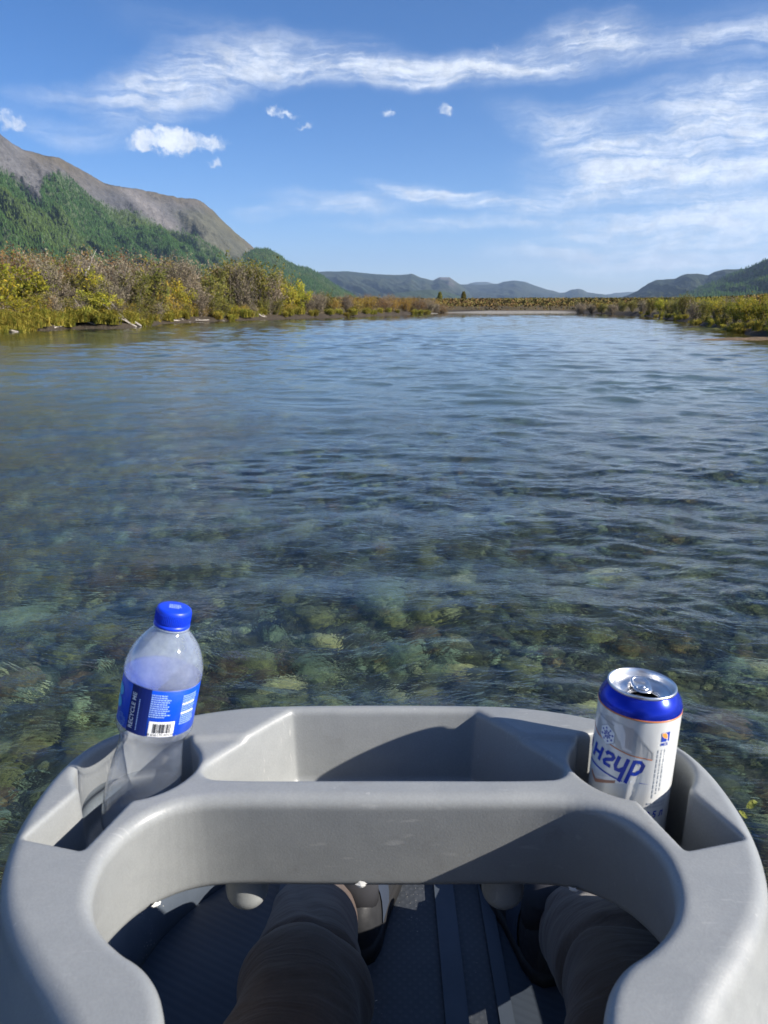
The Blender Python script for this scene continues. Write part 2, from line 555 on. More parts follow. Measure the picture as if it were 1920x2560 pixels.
# rows and columns close together where the river is near, wider apart further off
wy = [-60, -40, -25, -15, -8, -4, -2, -1]
y_ = -0.2
while y_ < 150:
    wy.append(y_)
    y_ += max(0.0042 * max(y_, 0), 0.006 if y_ > 1.0 else 0.04)
wy = np.array(wy, dtype=float)
s_in = np.linspace(-0.64, 0.64, 300)
s_out = 0.64 * (24.0 ** (np.arange(1, 25) / 24.0))
ws = np.concatenate([-s_out[::-1], s_in, s_out])
WR = np.random.default_rng(41)
WAVES = []
for i in range(84):
    lam = 0.075 * (20.0 ** (i / 83.0))
    th = math.pi / 2 + WR.normal(0, 0.62)
    WAVES.append((lam, 2 * math.pi / lam * math.cos(th), 2 * math.pi / lam * math.sin(th), WR.random() * 6.283))
def water_mesh():
    S, Y = np.meshgrid(ws, wy)
    X = np.clip(S * (np.maximum(Y, 0) + 1.2), -72, 76)
    # wavelets of the current: crests of every size up to 1.5 m, livelier in some patches than in others
    dy = np.gradient(wy)[:, None] + 0 * X
    wxp = X + 0.30 * vnoise(X, Y, 0.7, 23, 3); wyp = Y + 0.22 * vnoise(X, Y, 0.8, 24, 3)
    big = 0.8 + 0.9 * vnoise(X * .7, Y * .3, 0.20, 25, 3)
    small = 0.9 + 1.0 * vnoise(X * .8, Y * .5, 0.75, 26, 3)
    H = np.zeros_like(X)
    for lam, kx, ky, ph in WAVES:
        a = 0.155 * (1.0 if lam < .45 else .72) * math.sqrt(2.0 / len(WAVES)) / math.hypot(kx, ky)
        m = np.clip(big if lam > .4 else small, 0.2, 1.7)
        ph_ = np.sin(kx * wxp + ky * wyp + ph)
        H += a * m * np.clip(lam / (3.0 * dy) - 0.5, 0, 1) * (ph_ if lam > .4 else ph_ * 0.8 + 0.35 * ph_ * ph_)
    H *= np.clip((Y + 0.5) / 1.0, 0, 1)
    V = np.stack([X.ravel(), Y.ravel(), H.ravel()], 1)
    ny, nx = X.shape
    i = np.arange(nx * ny).reshape(ny, nx)
    return V, np.stack([i[:-1, :-1], i[:-1, 1:], i[1:, 1:], i[1:, :-1]], -1).reshape(-1, 4)
V, Fc = water_mesh()
water = kind(new_mesh('river_water', V, Fc, mat_water(), smooth=True), 'structure')

# ------------------------------------------------------------------ mountains
def hill_mat(name):
    mt, k = material(name)
    a = k.n('ShaderNodeAttribute', attribute_name='cover')
    g = k.n('ShaderNodeNewGeometry')
    n = k.noise(g.outputs['Position'], 0.02, 7, 0.65)
    n2 = k.noise(g.outputs['Position'], 0.11, 4, 0.6)
    v = k.m('ADD', k.m('MULTIPLY', n, 0.9), k.m('MULTIPLY', n2, 0.7))
    col = k.mix(1.0, a.outputs['Color'], k.ss(v, 0.4, 1.2, 0.55, 1.45), 'MULTIPLY')
    b = pbsdf(k, col, 0.95, 0, 0.1, bump(k, v, 0.8, 9.0))
    k.l(b.outputs[0], k.out.inputs[0])
    return mt
HM = hill_mat('hill_cover')

def hill(name, prof, dist, foot, gully=0.1, p=1.15, cover=None, nu=220, nv=60, seed=1, jag=0.0):
    """a ridge seen along prof (picture points), dist metres away, sloping down towards the valley to foot metres; with a back slope"""
    px = np.array([q[0] for q in prof], float); py = np.array([q[1] for q in prof], float)
    xs_ = np.linspace(px[0], px[-1], nu)
    yy = np.interp(xs_, px, py)
    yy = yy + jag * vnoise(xs_, xs_ * 0, 0.09, seed + 40, 4)
    az_, el_ = np.array([azel(a, b) for a, b in zip(xs_, yy)]).T
    u = (xs_ - px[0]) / (px[-1] - px[0])
    Dr = np.interp(u, np.linspace(0, 1, len(dist)), dist)
    Df = np.interp(u, np.linspace(0, 1, len(foot)), foot)
    Hr = np.maximum(CAMH + Dr * np.tan(np.radians(el_)), 3.0)
    t = np.concatenate([np.linspace(0, 1, nv), [-0.15, -0.5, -1.0]])
    order = np.argsort(t)
    t = t[order]
    T, U = np.meshgrid(t, u, indexing='ij')
    A = np.radians(az_)[None, :] + 0 * T
    D = np.where(T >= 0, Dr + (Df - Dr) * T, Dr + (Dr - Df) * (-T) * 0.9)
    Z0 = np.where(T >= 0, Hr * (1 - np.clip(T, 0, 1)) ** p, Hr * (1 - np.clip(-T, 0, 1)))
    X = D * np.sin(A); Y = D * np.cos(A)
    L = np.mean(Dr - Df)
    gn = vnoise(U * 11 - T * 4.5, T * 2.2, 2.2, seed, 5, 0.55)
    env = np.clip(T * 5, 0, 1) * np.clip((1 - T) * 3, 0, 1) * (T > 0)
    Z = Z0 - gully * Hr * env * (0.5 + gn) * 0.8
    Z = np.where(T >= 1, -6.0, Z)
    Z = np.where(T <= -1, -6.0, Z)
    V = np.stack([X.ravel(), Y.ravel(), Z.ravel()], 1)
    nr, nc = T.shape
    i = np.arange(nr * nc).reshape(nr, nc)
    Fc = np.stack([i[:-1, :-1], i[1:, :-1], i[1:, 1:], i[:-1, 1:]], -1).reshape(-1, 4)
    o = kind(new_mesh(name, V, Fc, HM, smooth=True), 'structure')
    colr = cover(T, U, xs_[None, :] + 0 * T, X, Y)
    set_color(o, 'cover', colr.reshape(-1, 3))
    return dict(T=T, U=U, X=X, Y=Y, Z=Z, xs=xs_)

def lerp3(a, b, f):
    return np.array(a) * (1 - f[..., None]) + np.array(b) * f[..., None]

# picture height of the forest's upper edge on the left mountain, against picture x
FOREST_X = [-200, 0, 30, 60, 95, 110, 150, 182, 236, 295, 350, 405, 460, 510, 560, 620, 700]
FOREST_Y = [400, 422, 440, 462, 490, 446, 432, 450, 494, 512, 530, 550, 585, 606, 628, 652, 700]

def proj(X, Y, Z):
    d = Y * CP - (Z - CAMH) * SP
    u = Y * SP + (Z - CAMH) * CP
    return 960 + F * X / d, 1280 - F * u / d

def cover_left(T, U, PX, X, Y):
    n = vnoise(X, Y, 0.004, 4, 5)
    n2 = vnoise(X + 3 * Y, Y, 0.008, 6, 4)
    col = lerp3((0.066, 0.066, 0.070), (0.104, 0.102, 0.104), np.clip(0.5 + n, 0, 1))
    col = lerp3((0, 0, 0), (1, 1, 1), np.ones_like(T)) * col
    tan = 0.75 * np.clip(0.85 - T * 9 + n * 0.9, 0, 1) * np.clip((PX - 40) / 60, 0, 1)
    col = col * (1 - tan[..., None]) + np.array((0.098, 0.080, 0.050)) * tan[..., None]
    return col

leftP = [(-330, 120), (-200, 215), (-80, 290), (0, 335), (38, 363), (55, 372), (105, 387), (148, 395), (181, 412), (224, 435), (259, 458), (304, 467), (337, 471),
         (401, 484), (447, 494), (489, 498), (510, 507), (536, 530), (561, 555), (591, 583), (624, 610), (645, 630), (690, 680), (720, 735)]
LM = hill('left_mountain', leftP, [1750, 2050, 2500, 2900], [820, 950, 1150, 1500], 0.22, 1.22, cover_left, 300, 110, 3, 2.0)
# forest floor and scree cover, decided where each spot shows
PXm, PYm = proj(LM['X'], LM['Y'], LM['Z'])
n1 = vnoise(LM['X'], LM['Y'], 0.010, 9, 4)
edge = np.interp(PXm, FOREST_X, FOREST_Y) + n1 * 22
FMASK = np.clip((PYm - edge + 6) / 26, 0, 1) * (LM['T'] > 0.02)
def colmix(o, f, c):
    ca = o.data.color_attributes['cover']
    a = np.empty(len(ca.data) * 4, dtype=np.float32)
    ca.data.foreach_get('color', a)
    a = a.reshape(-1, 4)
    f = f.reshape(-1, 1)
    a[:, :3] = a[:, :3] * (1 - f) + np.array(c) * f
    ca.data.foreach_set('color', a.ravel())
lm_o = bpy.data.objects['left_mountain']
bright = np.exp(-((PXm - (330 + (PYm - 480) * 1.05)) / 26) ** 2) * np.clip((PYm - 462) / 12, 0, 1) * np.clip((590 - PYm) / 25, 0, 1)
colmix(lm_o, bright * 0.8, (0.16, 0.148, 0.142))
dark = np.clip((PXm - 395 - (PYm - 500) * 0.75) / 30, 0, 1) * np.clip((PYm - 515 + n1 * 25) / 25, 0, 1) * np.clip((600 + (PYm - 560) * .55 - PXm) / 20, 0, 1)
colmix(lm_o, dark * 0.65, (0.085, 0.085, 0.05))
FM2 = np.clip(FMASK * (1 - bright * 1.2), 0, 1)
colmix(lm_o, FM2 * 0.9, (0.055, 0.082, 0.032))

# conifers on its lower slopes: a wood nobody could count
def mat_conifer():
    mt, k = material('conifer_needles')
    a = k.n('ShaderNodeAttribute', attribute_name='tint')
    d = k.n('ShaderNodeBsdfDiffuse')
    k.l(a.outputs['Color'], d.inputs[0])
    k.l(d.outputs[0], k.out.inputs[0])
    return mt

def forest(name, M, mask, n, hmin, hmax, seed, base=(0.034, 0.070, 0.020)):
    r = np.random.default_rng(seed)
    nr, nc = M['T'].shape
    i = r.integers(0, nr - 1, n * 6); j = r.integers(0, nc - 1, n * 6)
    # denser sampling towards the ridge rows, where rows are closer in the picture
    ok = mask[i, j] > r.random(n * 6)
    i, j = i[ok][:n], j[ok][:n]
    fi, fj = r.random(len(i)), r.random(len(i))
    def bl(A):
        return (A[i, j] * (1 - fi) + A[i + 1, j] * fi) * (1 - fj) + (A[i, j + 1] * (1 - fi) + A[i + 1, j + 1] * fi) * fj
    X, Y, Z = bl(M['X']), bl(M['Y']), bl(M['Z'])
    h = hmin + (hmax - hmin) * r.random(len(X))
    rad = h * (0.16 + 0.08 * r.random(len(X)))
    seg = 5
    Vs, Fs = [], []
    m = len(X)
    V = np.zeros((m, 2 * (seg + 1), 3))
    ph = r.random(m) * 6.28
    for tier, (z0, z1, rr) in enumerate([(0.02, 0.66, 1.0), (0.40, 1.0, 0.66)]):
        for s in range(seg):
            a = ph + 2 * math.pi * s / seg
            wob = 0.8 + 0.4 * r.random(m)
            V[:, tier * (seg + 1) + s] = np.stack([X + rad * rr * wob * np.cos(a), Y + rad * rr * wob * np.sin(a), Z + h * (z0 + 0.06 * r.random(m))], 1)
        V[:, tier * (seg + 1) + seg] = np.stack([X, Y, Z + h * z1], 1)
    f = []
    for tier in range(2):
        o = tier * (seg + 1)
        for s in range(seg):
            f.append((o + s, o + (s + 1) % seg, o + seg))
    f = np.array(f)
    Fall = (f[None] + (np.arange(m) * 2 * (seg + 1))[:, None, None]).reshape(-1, 3)
    o = kind(new_mesh(name, V.reshape(-1, 3), Fall, mat_conifer()), 'stuff')
    v = (0.65 + 0.8 * r.random(m))
    big = vnoise(X, Y, 0.006, seed, 3)
    yel = np.clip(big * 1.1 + 0.25 * r.random(m), 0, 1)
    c = np.array(base)[None] * v[:, None]
    c = c * (1 - 0.55 * yel[:, None]) + np.array((0.10, 0.115, 0.03))[None] * v[:, None] * 0.55 * yel[:, None]
    set_color(o, 'tint', np.repeat(c, 2 * (seg + 1), 0))
    return o
forest('conifer_forest', LM, np.where(LM['T'] < 0.9, FM2 * (0.55 + 0.45 * np.clip(n1 * 2 + 0.6, 0, 1)), 0), 46000, 4, 9.5, 5)

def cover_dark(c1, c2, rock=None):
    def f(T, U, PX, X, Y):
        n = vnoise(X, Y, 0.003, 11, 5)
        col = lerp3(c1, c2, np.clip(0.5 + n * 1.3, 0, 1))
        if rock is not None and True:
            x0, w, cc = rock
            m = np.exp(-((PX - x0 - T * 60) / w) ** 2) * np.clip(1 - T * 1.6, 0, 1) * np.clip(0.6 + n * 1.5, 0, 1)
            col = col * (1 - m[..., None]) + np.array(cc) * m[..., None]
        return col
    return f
SPUR = hill('forested_spur', [(540, 668), (600, 640), (637, 622), (669, 621), (695, 633), (716, 651), (738, 664), (767, 669), (796, 684), (825, 704), (854, 722), (900, 748)],
     [2500, 2700, 3000], [1500, 1500, 1500], 0.12, 1.15, cover_dark((0.035, 0.06, 0.024), (0.065, 0.085, 0.032)), 120, 50, 7, 1.6)
forest('conifer_spur_wood', SPUR, np.where((SPUR['T'] < 0.8) & (SPUR['T'] >= 0), 0.8, 0.0), 11000, 4, 9, 8)
hill('far_mountain', [(690, 700), (760, 683), (800, 679), (872, 678), (912, 683), (966, 687), (1006, 687), (1029, 684), (1053, 694), (1082, 701), (1099, 693), (1123, 693), (1134, 700),
                      (1150, 711), (1190, 745)],
     [6500, 6800, 7200], [3500, 3500, 3800], 0.22, 1.1, cover_dark((0.022, 0.034, 0.018), (0.045, 0.052, 0.026), (1110, 20, (0.15, 0.13, 0.125))), 180, 60, 12, 1.0)
hill('low_hill', [(930, 748), (990, 733), (1050, 725), (1077, 724), (1110, 728), (1140, 737), (1165, 748)],
     [4200, 4200], [3300, 3300], 0.1, 1.1, cover_dark((0.03, 0.05, 0.025), (0.045, 0.065, 0.03)), 70, 30, 15, 0.8)
hill('distant_mountain', [(1060, 730), (1130, 712), (1167, 711), (1200, 712), (1234, 710), (1245, 709), (1259, 704), (1286, 701), (1310, 704), (1337, 714), (1362, 722), (1384, 727), (1400, 732), (1411, 731),
                      (1430, 724), (1446, 722), (1457, 724), (1468, 731), (1500, 735), (1550, 741), (1600, 750)],
     [8200, 8600, 9000], [5000, 5200, 5500], 0.2, 1.1, cover_dark((0.025, 0.035, 0.026), (0.042, 0.05, 0.032)), 160, 50, 18, 0.9)
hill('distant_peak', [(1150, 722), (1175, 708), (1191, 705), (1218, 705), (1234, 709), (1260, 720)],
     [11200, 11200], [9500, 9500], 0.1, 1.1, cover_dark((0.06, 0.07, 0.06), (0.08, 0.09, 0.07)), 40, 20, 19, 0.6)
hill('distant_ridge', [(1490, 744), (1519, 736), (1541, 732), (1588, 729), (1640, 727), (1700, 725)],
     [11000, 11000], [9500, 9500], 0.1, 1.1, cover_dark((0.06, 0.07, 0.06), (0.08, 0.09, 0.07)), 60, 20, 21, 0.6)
hill('right_mountain', [(1535, 752), (1550, 744), (1575, 736), (1600, 723), (1619, 709), (1641, 700), (1663, 698), (1688, 697), (1701, 690), (1720, 684), (1742, 684), (1770, 688),
                      (1785, 680), (1807, 674), (1857, 672), (1930, 664), (2050, 640)],
     [4600, 4400, 4000], [2600, 2500, 2300], 0.28, 1.1, cover_dark((0.018, 0.028, 0.016), (0.034, 0.042, 0.020)), 160, 60, 24, 1.4)
RS = hill('right_slope', [(1690, 746), (1726, 731), (1760, 714), (1807, 694), (1839, 680), (1864, 672), (1889, 661), (1920, 648), (2000, 610), (2150, 540), (2400, 470)],
     [3000, 2700, 2300], [1500, 1300, 1100], 0.2, 1.15, cover_dark((0.022, 0.034, 0.016), (0.045, 0.055, 0.022)), 160, 60, 28, 1.6)
forest('conifer_slope_wood', RS, np.where((RS['T'] < 0.85) & (RS['T'] >= 0), 0.55, 0.0), 9000, 5, 11, 12)

# ------------------------------------------------------------------ air
def build_haze():
    bm = bmesh.new()
    bmesh.ops.create_cube(bm, size=1.0)
    o = from_bm('haze', bm, None, None, False)
    o.scale = (30000, 27500, 1006)
    o.location = (0, 4000, 503 - 8)
    mt, k = material('haze_air')
    v = k.n('ShaderNodeVolumePrincipled')
    v.inputs['Color'].default_value = (0.50, 0.70, 1.0, 1)
    v.inputs['Density'].default_value = 0.000062
    v.inputs['Anisotropy'].default_value = 0.2
    k.l(v.outputs[0], k.out.inputs['Volume'])
    o.data.materials.append(mt)
    kind(o, 'stuff')
build_haze()

# ------------------------------------------------------------------ shrubs
def leaf_mat(name, cols, hue_var=0.03, val_var=0.5):
    mt, k = material(name)
    a = k.n('ShaderNodeAttribute', attribute_name='tint')
    oi = k.n('ShaderNodeObjectInfo')
    col = k.ramp(a.outputs['Fac'], cols)
    hs = k.n('ShaderNodeHueSaturation')
    k.l(col, hs.inputs['Color'])
    k.l(k.m('ADD', 0.5 - hue_var / 2, k.m('MULTIPLY', oi.outputs['Random'], hue_var)), hs.inputs['Hue'])
    k.l(k.m('ADD', 1 - val_var / 2, k.m('MULTIPLY', k.m('FRACT', k.m('MULTIPLY', oi.outputs['Random'], 7.31)), val_var)), hs.inputs['Value'])
    d = k.n('ShaderNodeBsdfDiffuse')
    t = k.n('ShaderNodeBsdfTranslucent')
    k.l(hs.outputs[0], d.inputs[0]); k.l(hs.outputs[0], t.inputs[0])
    mx = k.n('ShaderNodeMixShader')
    mx.inputs[0].default_value = 0.42
    k.l(d.outputs[0], mx.inputs[1]); k.l(t.outputs[0], mx.inputs[2])
    k.l(mx.outputs[0], k.out.inputs[0])
    return mt

def bark_mat(name, c1, c2):
    mt, k = material(name)
    tc = k.n('ShaderNodeTexCoord')
    n = k.noise(tc.outputs['Object'], 14, 4, 0.6)
    b = pbsdf(k, k.ramp(n, [(0.3, c1), (0.7, c2)]), 0.9, 0, 0.2)
    k.l(b.outputs[0], k.out.inputs[0])
    return mt
BARK = bark_mat('grey_bark', (0.10, 0.082, 0.062), (0.20, 0.17, 0.135))
LM_Y = leaf_mat('yellow_green_leaves', [(0.0, (0.172, 0.198, 0.033)), (0.45, (0.317, 0.304, 0.044)), (0.8, (0.475, 0.383, 0.052)), (1.0, (0.554, 0.356, 0.044))])
LM_O = leaf_mat('olive_leaves', [(0.0, (0.119, 0.139, 0.038)), (0.5, (0.211, 0.205, 0.053)), (1.0, (0.356, 0.284, 0.074))])
LM_G = leaf_mat('grey_brown_leaves', [(0.0, (0.210, 0.175, 0.110)), (0.5, (0.322, 0.266, 0.188)), (1.0, (0.420, 0.350, 0.251))])
LM_R = leaf_mat('rust_leaves', [(0.0, (0.163, 0.089, 0.041)), (0.5, (0.251, 0.152, 0.065)), (1.0, (0.301, 0.242, 0.092))])
LM_E = leaf_mat('golden_leaves', [(0.0, (0.224, 0.172, 0.037)), (0.5, (0.396, 0.271, 0.052)), (1.0, (0.528, 0.356, 0.059))])
LM_S = leaf_mat('straw_grass', [(0.0, (0.158, 0.185, 0.037)), (0.5, (0.317, 0.290, 0.052)), (1.0, (0.502, 0.396, 0.089))])

def shrub_proto(name, seed, leafmat, nl, nstem, w, leaf, twigs, upright=0.6, hollow=0.25):
    """one shrub about 1 m tall: stems, twigs and leaves; scaled when placed"""
    r = np.random.default_rng(seed)
    bm = bmesh.new()
    tips = []
    for s in range(nstem):
        a = r.random() * 6.283
        lean = (0.15 + 0.85 * r.random()) * w
        h = (0.55 + 0.45 * r.random()) * (1 - 0.35 * (lean / w) ** 2)
        base = Vector((0.10 * w * math.cos(a), 0.10 * w * math.sin(a), -0.03))
        top = Vector((lean * math.cos(a), lean * math.sin(a), h))
        mid = base.lerp(top, 0.5) + Vector((0, 0, 0.12 * upright)) + Vector(r.normal(0, 0.03, 3))
        tube(bm, [base, mid, top], [0.014, 0.009, 0.003], 4, False)
        for q in range(twigs):
            f = 0.08 + 0.92 * r.random()
            p = base.lerp(mid, f * 2) if f < 0.5 else mid.lerp(top, f * 2 - 1)
            d = Vector(r.normal(0, 0.6, 3)); d.z = abs(d.z) * 0.8 + 0.35
            e = p + d.normalized() * (0.12 + 0.2 * r.random())
            tube(bm, [p, p.lerp(e, .5) + Vector(r.normal(0, .012, 3)), e], [0.005, 0.0036, 0.0018], 3, False)
            tips.append(p.lerp(e, 0.5)); tips.append(e)
        tips.append(top); tips.append(mid.lerp(top, 0.6))
    root = from_bm(name, bmesh.new(), None, None)
    root.data.materials.append(leafmat)
    T = np.array([list(t) for t in tips])
    T = T[T[:, 2] > 0.05]
    # leaves gather round the twig ends in clumps
    pick = r.integers(0, len(T), nl)
    dens = r.random(len(T)) ** 1.5
    keep = dens[pick] + 0.15 > r.random(nl)
    pick = pick[keep]
    n = len(pick)
    C = T[pick] + r.normal(0, 0.055, (n, 3)) * np.array([w * 1.4, w * 1.4, 1.0])
    C[:, 2] = np.clip(C[:, 2], 0.02, 1.12)
    a = r.normal(0, 1, (n, 3)); a /= np.linalg.norm(a, axis=1)[:, None]
    b = r.normal(0, 1, (n, 3)); b -= (a * b).sum(1)[:, None] * a; b /= np.linalg.norm(b, axis=1)[:, None]
    L = leaf * (0.6 + 0.8 * r.random((n, 1)))
    Wd = L * (0.32 + 0.2 * r.random((n, 1)))
    V = np.stack([C - a * L, C + b * Wd, C + a * L, C - b * Wd], 1).reshape(-1, 3)
    Fq = np.arange(n * 4).reshape(-1, 4)
    me = bpy.data.meshes.new(name)
    o2 = new_mesh('tmp', V, Fq, leafmat)
    clump = r.random(len(T))
    tint = np.clip(0.55 * clump[pick] + 0.45 * r.random(n), 0, 1)
    set_color(o2, 'tint', np.repeat(np.repeat(tint, 4)[:, None], 3, 1))
    old = root.data
    root.data = o2.data
    root.data.name = name
    bpy.data.meshes.remove(old)
    bpy.data.objects.remove(o2)
    br = from_bm('branches', bm, BARK, root)
    return root

PROTO = {}
def protos():
    PROTO['A'] = [shrub_proto('willow_shrub', 100 + i, LM_Y, 4200, 16, 0.42, 0.030, 7) for i in range(2)]
    PROTO['B'] = [shrub_proto('willow_shrub', 110 + i, LM_O, 4200, 16, 0.40, 0.027, 8) for i in range(2)]
    PROTO['C'] = [shrub_proto('bare_shrub', 120 + i, LM_G, 4200, 26, 0.44, 0.022, 14) for i in range(2)]
    PROTO['D'] = [shrub_proto('birch_shrub', 130 + i, LM_R, 3200, 24, 0.60, 0.024, 8) for i in range(2)]
    PROTO['E'] = [shrub_proto('golden_shrub', 140 + i, LM_E, 3400, 18, 0.52, 0.026, 8) for i in range(2)]
protos()
USED = {}
def put_shrub(kd, x, y, h, label, cat='shrub', group=None, wid=1.0, z=None, name=None):
    lst = PROTO[kd]
    src = lst[random.randrange(len(lst))]
    if not USED.get(src.name):
        o = src
        USED[src.name] = True
    else:
        o = copy_tree(src)
    if z is None: z = gh1(x, y)
    o.location = (x, y, z - 0.03)
    o.scale = (h * wid * random.uniform(.92, 1.1), h * wid * random.uniform(.92, 1.1), h / 0.98)
    o.rotation_euler = (0, 0, random.uniform(0, 6.28))
    tag(o, label, cat, group)
    if name: o.name = name
    return o

def place(px, pyb, back, pyt):
    """bank spot behind the waterline point (px, pyb); height so that its top shows at pyt"""
    b = at(px, pyb, 0.0)
    r = ray(px, pyt)
    hd = math.hypot(b[0], b[1])
    D = hd + back
    x, y = b[0] / hd * D, b[1] / hd * D
    zt = CAMH + D * r[2] / math.hypot(r[0], r[1])
    g = gh1(x, y)
    return x, y, max(zt - g, 0.35), g

def seg_left(px):
    for lim, t in ((60, 'at the far left of the left bank'), (150, 'under the bright yellow-green willows'), (240, 'left of the fallen branch pile'), (330, 'around the fallen branch pile'),
                   (430, 'just right of the branch pile'), (520, 'before the tall olive willows'), (640, 'beneath the tall olive willows'), (760, 'where the tall thicket ends'),
                   (860, 'at the start of the low point'), (960, 'midway along the low point'), (1040, 'near the tip of the low point')):
        if px < lim: return t
    return 'at the very tip of the left point'
def seg_right(px):
    for lim, t in ((1560, 'at the far end of the right bank'), (1640, 'left of the tallest right-bank willow'), (1735, 'around the tallest right-bank willow'), (1820, 'by the grassy shoal of the right bank'), (1900, 'above the stony shoal at right')):
        if px < lim: return t
    return 'at the right edge of the right bank'
KL = {'A': 'yellow-green leafy willow', 'B': 'olive-green willow', 'C': 'grey-brown half-bare shrub', 'D': 'rust-brown dwarf birch shrub', 'E': 'golden-yellow shrub'}
LEFT_X = [p[0] for p in [(0, 833), (63, 829), (169, 823), (295, 821), (363, 817), (401, 809), (477, 806), (540, 804), (658, 799), (767, 796), (857, 793), (966, 789), (1056, 786), (1103, 783.5)]]
LEFT_Y = [833, 829, 823, 821, 817, 809, 806, 804, 799, 796, 793, 789, 786, 783.5]
def left_y(x):
    return float(np.interp(x, LEFT_X, LEFT_Y))

front = [(-70, 3, 668, 'A', 1.0), (8, 2.4, 668, 'A', 1.1), (78, 3.2, 655, 'A', 1.15), (140, 4.5, 655, 'C', 1.0), (172, 2.6, 700, 'C', 1.0), (108, 1.8, 735, 'E', 1.2), (205, 3.4, 672, 'B', .95),
         (245, 3.0, 668, 'A', .85), (285, 2.2, 690, 'C', 1.0), (262, 1.5, 735, 'E', 1.1), (318, 3.6, 660, 'C', .9), (342, 2.6, 675, 'B', 1.0), (385, 4.2, 655, 'B', 1.0), (405, 3.0, 690, 'E', 1.0),
         (425, 5.0, 642, 'C', 1.0), (455, 2.6, 700, 'A', 1.0), (470, 4.0, 648, 'C', 1.0), (500, 2.0, 715, 'C', 1.1), (535, 2.6, 678, 'B', 1.0), (575, 4.5, 645, 'B', .9), (600, 3.0, 660, 'C', .95),
         (618, 6.0, 638, 'B', .95), (652, 3.5, 650, 'B', 1.0), (680, 2.4, 690, 'C', 1.0), (700, 5.0, 664, 'B', .9), (722, 2.4, 705, 'A', .9), (750, 3.0, 702, 'A', .9), (775, 1.8, 742, 'C', 1.1),
         (800, 3.0, 728, 'C', 1.0), (815, 4.5, 726, 'B', 1.0), (840, 2.4, 745, 'E', 1.1), (868, 3.0, 735, 'C', 1.1), (895, 2.2, 748, 'E', 1.1), (925, 3.0, 740, 'E', 1.2), (960, 3.0, 738, 'D', 1.3),
         (985, 2.4, 746, 'E', 1.2), (1015, 3.0, 744, 'E', 1.2), (1045, 2.6, 742, 'D', 1.3), (1075, 2.4, 750, 'C', 1.2), (1092, 1.5, 756, 'C', 1.2)]
front_labels = {
    0: 'yellow-green willow at the left edge of the left bank',
    1: 'bright yellow-green willow, nearest shrub on the left bank',
    2: 'rounded yellow-green willow beside the nearest left-bank willow',
    3: 'pale brown half-bare shrub just right of the yellow-green willows',
    4: 'dark grey bare shrub low beside the yellow-green willows',
    5: 'low golden shrub under the yellow-green willows at the water',
    6: 'olive willow just left of the fallen branches',
    7: 'slim yellow-green willow above the fallen branches',
    8: 'grey bare shrub right above the fallen branches',
    9: 'low golden shrub behind the fallen branches',
    21: 'tallest olive willow of the left bank, below the mountain foot',
    26: 'small bright yellow-green willow at the low end of the tall thicket',
    29: 'dark green bush standing above the low shrubs of the point'}
for i, (px, back, pyt, kd, wd) in enumerate(front):
    x, y, h, g = place(px, left_y(max(px, 0)), back, pyt)
    lab = front_labels.get(i, KL[kd] + ' at the water ' + seg_left(px))
    put_shrub(kd, x, y, h, lab, 'shrub', None if i in front_labels else 'waterside shrubs of the left bank', wd, g)
for i in range(40):
    px = -60 + 790 * (i + random.random()) / 40
    x, y, h, g = place(px, left_y(max(px, 0)), random.uniform(1.0, 2.2), 700)
    kd = random.choices('BCEA', [2, 3, 1.5, 1])[0]
    put_shrub(kd, x, y, random.uniform(.8, 1.6), 'low ' + KL[kd] + ' ' + seg_left(px), 'shrub', 'low shrubs at the foot of the left thicket', random.uniform(1.2, 1.7), g)
# rows behind the waterside shrubs
for i in range(70):
    px = random.uniform(-120, 700)
    back = random.uniform(8, 30)
    f = (px + 120) / 820
    pyt = np.interp(px, [-120, 0, 150, 300, 420, 520, 600, 700], [606, 616, 622, 632, 645, 655, 662, 700]) + random.uniform(0, 26)
    kd = random.choices('DCDBE', [5, 2, 2, 1, .6])[0]
    x, y, h, g = place(px, left_y(max(px, 0)), back, pyt)
    put_shrub(kd, x, y, h, KL[kd] + ' in the back rows, ' + seg_left(px), 'shrub', 'thicket shrubs behind the left bank', random.uniform(.8, 1.1), g)
for i in range(40):
    px = random.uniform(740, 1110)
    back = random.uniform(5, 40)
    pyt = np.interp(px, [740, 800, 900, 1000, 1110], [722, 732, 735, 739, 750]) + random.uniform(-2, 10)
    kd = random.choices('DEC', [4, 3, 1.5])[0]
    x, y, h, g = place(px, left_y(px), back, pyt)
    put_shrub(kd, x, y, h, KL[kd] + ' in the low rows ' + seg_left(px), 'shrub', 'low shrubs on the left point', random.uniform(1.1, 1.7), g)
# far shore behind the gravel bar
for i in range(45):
    px = random.uniform(1085, 1480)
    back = random.uniform(12, 70)
    pyt = 757 - (back - 12) * 0.13 + random.uniform(-2, 5)
    kd = random.choices('DEBC', [3, 2, 2, 1])[0]
    x, y, h, g = place(px, 783, back, pyt)
    put_shrub(kd, x, y, h, KL[kd] + ' on the far shore behind the gravel bar', 'shrub', 'shrubs behind the gravel bar', random.uniform(1.4, 2.2), g)
